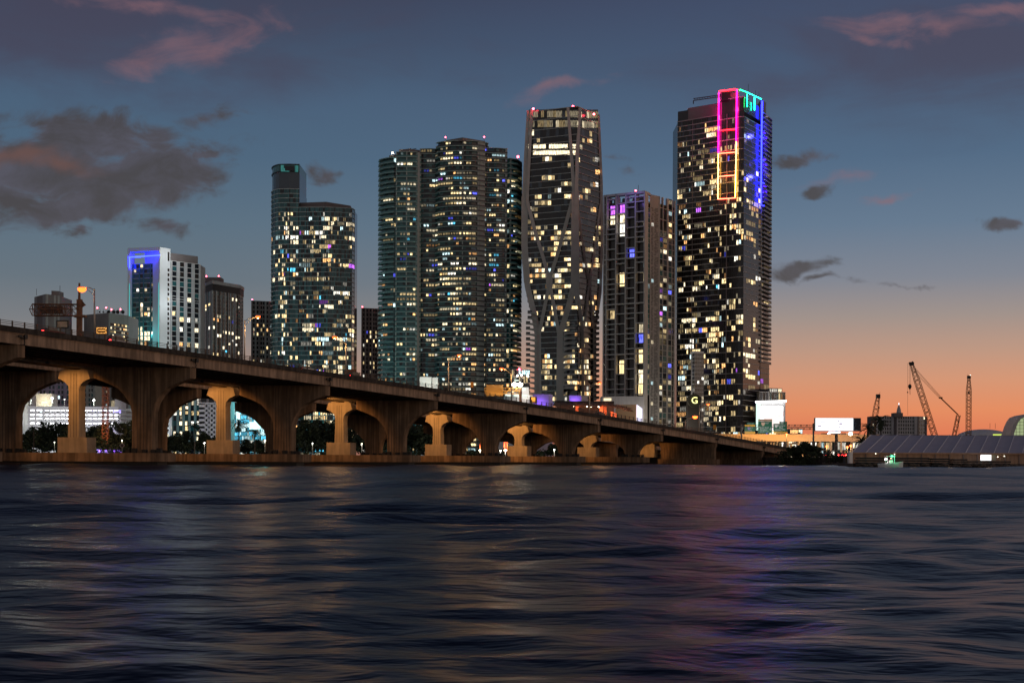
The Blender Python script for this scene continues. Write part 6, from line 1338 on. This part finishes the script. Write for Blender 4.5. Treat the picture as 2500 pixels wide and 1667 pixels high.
# ------------------------------------------------------------------ park behind the bridge: trees, palms, lamps
def leafball(mb, c, r, n, rng, s=.6):
    for i in range(n):
        u, v = rng.uniform(-1, 1), rng.uniform(0, 2 * math.pi); w = math.sqrt(1 - u * u); rr_ = r * rng.uniform(.55, 1.08)
        p = c + Vector((w * math.cos(v) * rr_, w * math.sin(v) * rr_, u * rr_ * .8)); a = Vector((rng.uniform(-1, 1), rng.uniform(-1, 1), rng.uniform(-1, 1))).normalized() * s * rng.uniform(.5, 1.2); b_ = a.cross(Vector((rng.uniform(-1, 1), rng.uniform(-1, 1), rng.uniform(-1, 1)))).normalized() * s * rng.uniform(.3, .7)
        mb.face([p - a, p + b_, p + a, p - b_], rng.randrange(2))
def tree(px, Y, wpx, pyt, seed, label, group, base=LAND):
    rng = random.Random(seed); x = XP(px, Y, 1080); H = ZP(pyt, px, Y) - base; Wd = wpx / F * Y; r_ = thing('park_tree', label, 'tree', (x, Y, base), group)
    mb = MB(); mb.tube([(x, Y, base - .2), (x + rng.uniform(-.3, .3), Y, base + H * .3), (x + rng.uniform(-.5, .5), Y, base + H * .62)], [.32, .24, .12], 7)
    for i in range(5): a = rng.uniform(0, 6.28); mb.tube([(x, Y, base + H * rng.uniform(.22, .4)), (x + math.cos(a) * Wd * .18, Y + math.sin(a) * Wd * .18, base + H * .55), (x + math.cos(a) * Wd * .34, Y + math.sin(a) * Wd * .3, base + H * .72)], [.14, .09, .04], 5)
    mb.build('trunk', bark, r_); mb = MB(); k = 13
    for i in range(k + 5):
        a = rng.uniform(0, 6.28); rad = rng.uniform(0, 1) ** .6; rb = min(Wd, H) * rng.uniform(.13, .24); zc = base + H * (.26 + .58 * rng.random() * (1.15 - rad * .6)); zc = min(zc, base + H - rb * .8)
        leafball(mb, Vector((x + math.cos(a) * rad * (Wd / 2 - rb * .7), Y + math.sin(a) * rad * Wd * .3, zc)), rb, 95, rng, .055 * min(Wd, H) + .16)
    leafball(mb, Vector((x, Y, base + H * .82)), H * .19, 70, rng, .06 * H + .1)
    mb.build('crown', [leaf_m, leaf_k], r_); return r_
def palm(px, Y, pyt, seed, label, L=2.6, base=LAND, skirt=False, group='palms by the shore'):
    rng = random.Random(seed); x = XP(px, Y, 1060); zt_ = ZP(pyt, px, Y) - L * .45; r_ = thing('palm_tree', label, 'palm tree', (x, Y, base), group)
    mb = MB(); mb.tube([(x, Y, base - .2), (x + .1, Y, (base + zt_) / 2), (x, Y, zt_)], [.26, .2, .2], 8); mb.build('trunk', bark, r_); mb = MB()
    for i in range(46 if skirt else 30):
        a = rng.uniform(0, 6.28); el_ = rng.uniform(-.5, 1.25) if not skirt else rng.uniform(-1.3, 1.3); Lf = L * rng.uniform(.8, 1.1); d = Vector((math.cos(a), math.sin(a), 0)); prev = Vector((x, Y, zt_)); ang = el_
        s = d.cross(Vector((0, 0, 1)))
        for j in range(6):
            nx = prev + (d * math.cos(ang) + Vector((0, 0, math.sin(ang)))) * Lf / 6; ang -= .28; wd = .42 * (1 - abs(j - 2) / 5)
            for sd in (-1, 1): mb.face([prev, nx, nx + s * sd * wd * 1.0 - Vector((0, 0, wd * .6)), prev + s * sd * wd * .3 - Vector((0, 0, .1))], rng.randrange(2))
            prev = nx
    mb.build('crown', [leaf_m, leaf_k], r_); return r_
G = 'dark park trees behind the bridge'
tl = [(78, 1052, 40, 'left end of the first arch under the white wall'), (108, 1036, 52, 'under the first arch below the left half of the garage'), (138, 1034, 52, 'under the first arch below the garage middle'), (165, 1038, 44, 'just left of the first pedestal plinth'),
      (196, 1040, 44, 'behind the first pedestal shaft'), (228, 1046, 46, 'just right of the first pedestal'), (252, 1040, 40, 'in front of the orange lattice mast'), (272, 1034, 34, 'below the cream shed'), (300, 1040, 46, 'beside the violet stair tower'), (328, 1028, 52, 'rising against the second pier'),
      (432, 1062, 40, 'left foot of the second arch'), (456, 1058, 44, 'second arch left of the date palm'), (500, 1062, 36, 'second arch right of the date palm'), (526, 1070, 36, 'in front of the white banded block'), (600, 1078, 34, 'between the two palms by the cyan podium'),
      (628, 1080, 38, 'in front of the cyan podium'), (660, 1078, 44, 'right end of the cyan podium'), (694, 1050, 44, 'against the third pier'), (745, 1030, 56, 'under the third arch left of the third pedestal'), (785, 1026, 60, 'under the third arch at its middle'), (822, 1030, 50, 'behind the third pedestal'),
      (862, 1032, 50, 'just right of the third pedestal'), (898, 1026, 56, 'under the far bridge right of the third pedestal'), (935, 1034, 50, 'beside the fourth pier'), (1010, 1030, 60, 'under the fourth arch'), (1045, 1026, 54, 'behind the fourth pedestal'), (1360, 1082, 34, 'lit green between the far piers')]
for i, (px, py, w, where) in enumerate(tl): tree(px, 600 + (i * 37) % 22, w * 1.55, py - 8, 100 + i, 'dark spreading park tree, ' + where, G)
tree(1352, 596, 34, 1083, 301, 'green tree lit by two white lamps under the bridge', G)
palm(82, 592, 1040, 1, 'small palm at the left edge of the first arch'); palm(475, 585, 1030, 2, 'feathery date palm under the second arch left of the white banded block', 5.2); palm(582, 590, 1022, 3, 'tall date palm left of the cyan podium', 5.2); palm(622, 590, 1046, 4, 'smaller palm in front of the cyan podium', 3.4)
sh_g = 'shrubs and trees on the bridge end bank'
for i, (px, w, py, Y, lab) in enumerate(((1938, 46, 1086, 440, 'dark bushy tree hiding the end of the bridge'), (1965, 60, 1077, 446, 'dark bushy tree right of the bridge end'), (1992, 50, 1088, 450, 'dark bushy tree left of the low orange lamp'), (2020, 52, 1108, 445, 'low dark bush under the low orange lamp'), (2048, 44, 1112, 444, 'low dark bush at the foot of the billboard pole'), (1918, 36, 1100, 442, 'dark bush under the bridge abutment'))):
    tree(px, Y, w * 1.15, py, 400 + i, lab, sh_g)
hd = MB(); rng = random.Random(77)
for i in range(60): leafball(hd, Vector((XP(rng.uniform(1905, 2070), 437, 1120), rng.uniform(434, 444), rng.uniform(.8, 4.2))), rng.uniform(.8, 1.7), 55, rng, .35)
hd.build('undergrowth', [leaf_m, leaf_k], kind='stuff', label='dark undergrowth along the bank between the bridge end and the marquee')
hd = MB()
for i in range(330):
    px = rng.uniform(40, 1480); leafball(hd, Vector((XP(px, 596, 1100), rng.uniform(592, 600), LAND + rng.uniform(.3, 4.6) * (1 if px < 1000 else .45))), rng.uniform(1.2, 2.3), 34, rng, .6)
hd.build('hedge', [leaf_m, leaf_k], kind='stuff', label='dark hedge and undergrowth along the park shore under the arches')
palm(2119, 470, 1033, 5, 'palm left of the slab hotel', 4.4); palm(2103, 472, 1062, 6, 'lower palm between the billboard and the marquee', 4.0); palm(2150, 385, 1014, 7, 'dense dark palm in front of the slab hotel', 3.2, skirt=True)
pg = 'small park lamps behind the bridge'
for px, py, r0, c, lab in ((298, 1075, .3, (1, .9, .6), 'park lamp above the diamond shaped sign'), (499, 1081, .35, (1, 1, .9), 'white park lamp left of the second pedestal plinth'), (647, 1075, .4, (1, .75, .45), 'orange white park lamp post below the cyan podium'), (763, 1081.5, .25, (.9, 1, .9), 'thin bent park lamp left of the third pedestal'), (883.5, 1083, .28, (1, .95, .85), 'thin bent park lamp right of the third pedestal'), (923, 1084.5, .3, (1, 1, .9), 'park lamp beside the fourth pier'),
                      (1112, 1095, .35, (1, .8, .6), 'park lamp near the round striped pavilion'), (1172, 1099, .6, (1, .9, .75), 'bright park lamp seen through the narrow gap'), (1353, 1098, .4, (1, .98, .85), 'left white lamp over the small green tree'), (1367, 1097, .55, (1, .98, .85), 'right white lamp over the small green tree'), (1222, 1100, .45, (1, .95, .85), 'left lamp of the pair under the fifth arch'), (1234, 1099, .7, (1, .95, .85), 'right lamp of the pair under the fifth arch'), (133, 1079, .2, (.8, 1, .8), 'tiny lamp among trees left of the first pedestal')):
    p = W(px, py, 582); L_ = thing('park_lamp', lab, 'park lamp', (p.x, p.y, LAND), pg); mb = MB(); mb.tube([(p.x, p.y + .1, LAND - .1), (p.x, p.y + .1, p.z)], .09, 5); mb.build('pole', galv, L_); mb = MB(); mb.lathe(p, [(0, -r0 * .6), (r0, 0), (0, r0 * .6)], 8); mb.build('lamp_head', emi('park lamp %.1f' % c[1], c, 14), L_); point_light('lamp_light', p + Vector((0, -.7, 0)), 500 * (r0 / .3), c, .2, L_)
ds = thing('diamond_sign', 'diamond shaped sign with a pale outline under the park lamp', 'road sign', (XP(298, 560), 560, LAND)); c = W(298, 1087, 560); mb = MB(); r0 = 1.05; mb.prism([c + Vector((0, 0, r0)), c + Vector((r0, 0, 0)), c + Vector((0, 0, -r0)), c + Vector((-r0, 0, 0))], (0, .08, 0)); mb.build('outline', mat('pink outline', (.7, .5, .45), .6), ds); mb = MB(); r0 = .85; mb.prism([c + Vector((0, -.03, r0)), c + Vector((r0, -.03, 0)), c + Vector((0, -.03, -r0)), c + Vector((-r0, -.03, 0))], (0, .02, 0)); mb.build('panel', mat('dark diamond', (.08, .04, .03), .7), ds); mb = MB(); mb.tube([(c.x, 560.1, LAND), (c.x, 560.1, c.z)], .07, 5); mb.build('post', galv, ds)
# striped round pavilion and orange pylons seen under the bridge
pv = thing('pavilion', 'round pavilion with white horizontal light bands under the fourth arch', 'pavilion', (XP(1119, 560), 560, LAND))
for i in range(5):
    mb = MB(); mb.lathe((XP(1119, 560), 560, LAND + .2 + i * .62), [(2.1, 0), (2.1, .22)], 20); mb.build('light_band', emi('white light band', (1, .95, .85), 1.3), pv)
mb = MB(); mb.lathe((XP(1119, 560), 560, LAND), [(1.9, 0), (1.9, 3.3), (0, 3.4)], 20); mb.build('wall', greyw2, pv)
for px, y0, y1, w, Y, lab in ((1113, 1072, 1098, 3.5, 610, 'orange lit pylon behind the round pavilion'), (1233, 1062, 1098, 3, 610, 'left orange lit pylon under the fifth arch'), (1239.5, 1062, 1095, 2.5, 610, 'right orange lit pylon under the fifth arch'), (1175, 1076, 1098, 6, 610, 'orange lit wall slice seen through the narrow gap'), (1042, 1038, 1052, 2, 590, 'short glowing orange strip high among the dark trees')):
    r_ = thing('lit_pylon', lab, 'pylon', (XP(px, Y), Y, LAND)); mb = MB(); mb.box(XP(px - w / 2, Y), XP(px + w / 2, Y), Y, Y + 1, LAND if px != 1042 else ZP(y1, px, Y), ZP(y0, px, Y)); mb.build('shaft', mat('terracotta column', (.42, .16, .09)) if px != 1042 else orc, r_)
    if px != 1042: point_light('lamp_light', (XP(px, Y), Y - 2, ZP((y0 + y1) / 2 + 6, px, Y)), 1300, (1, .3, .12), .3, r_)
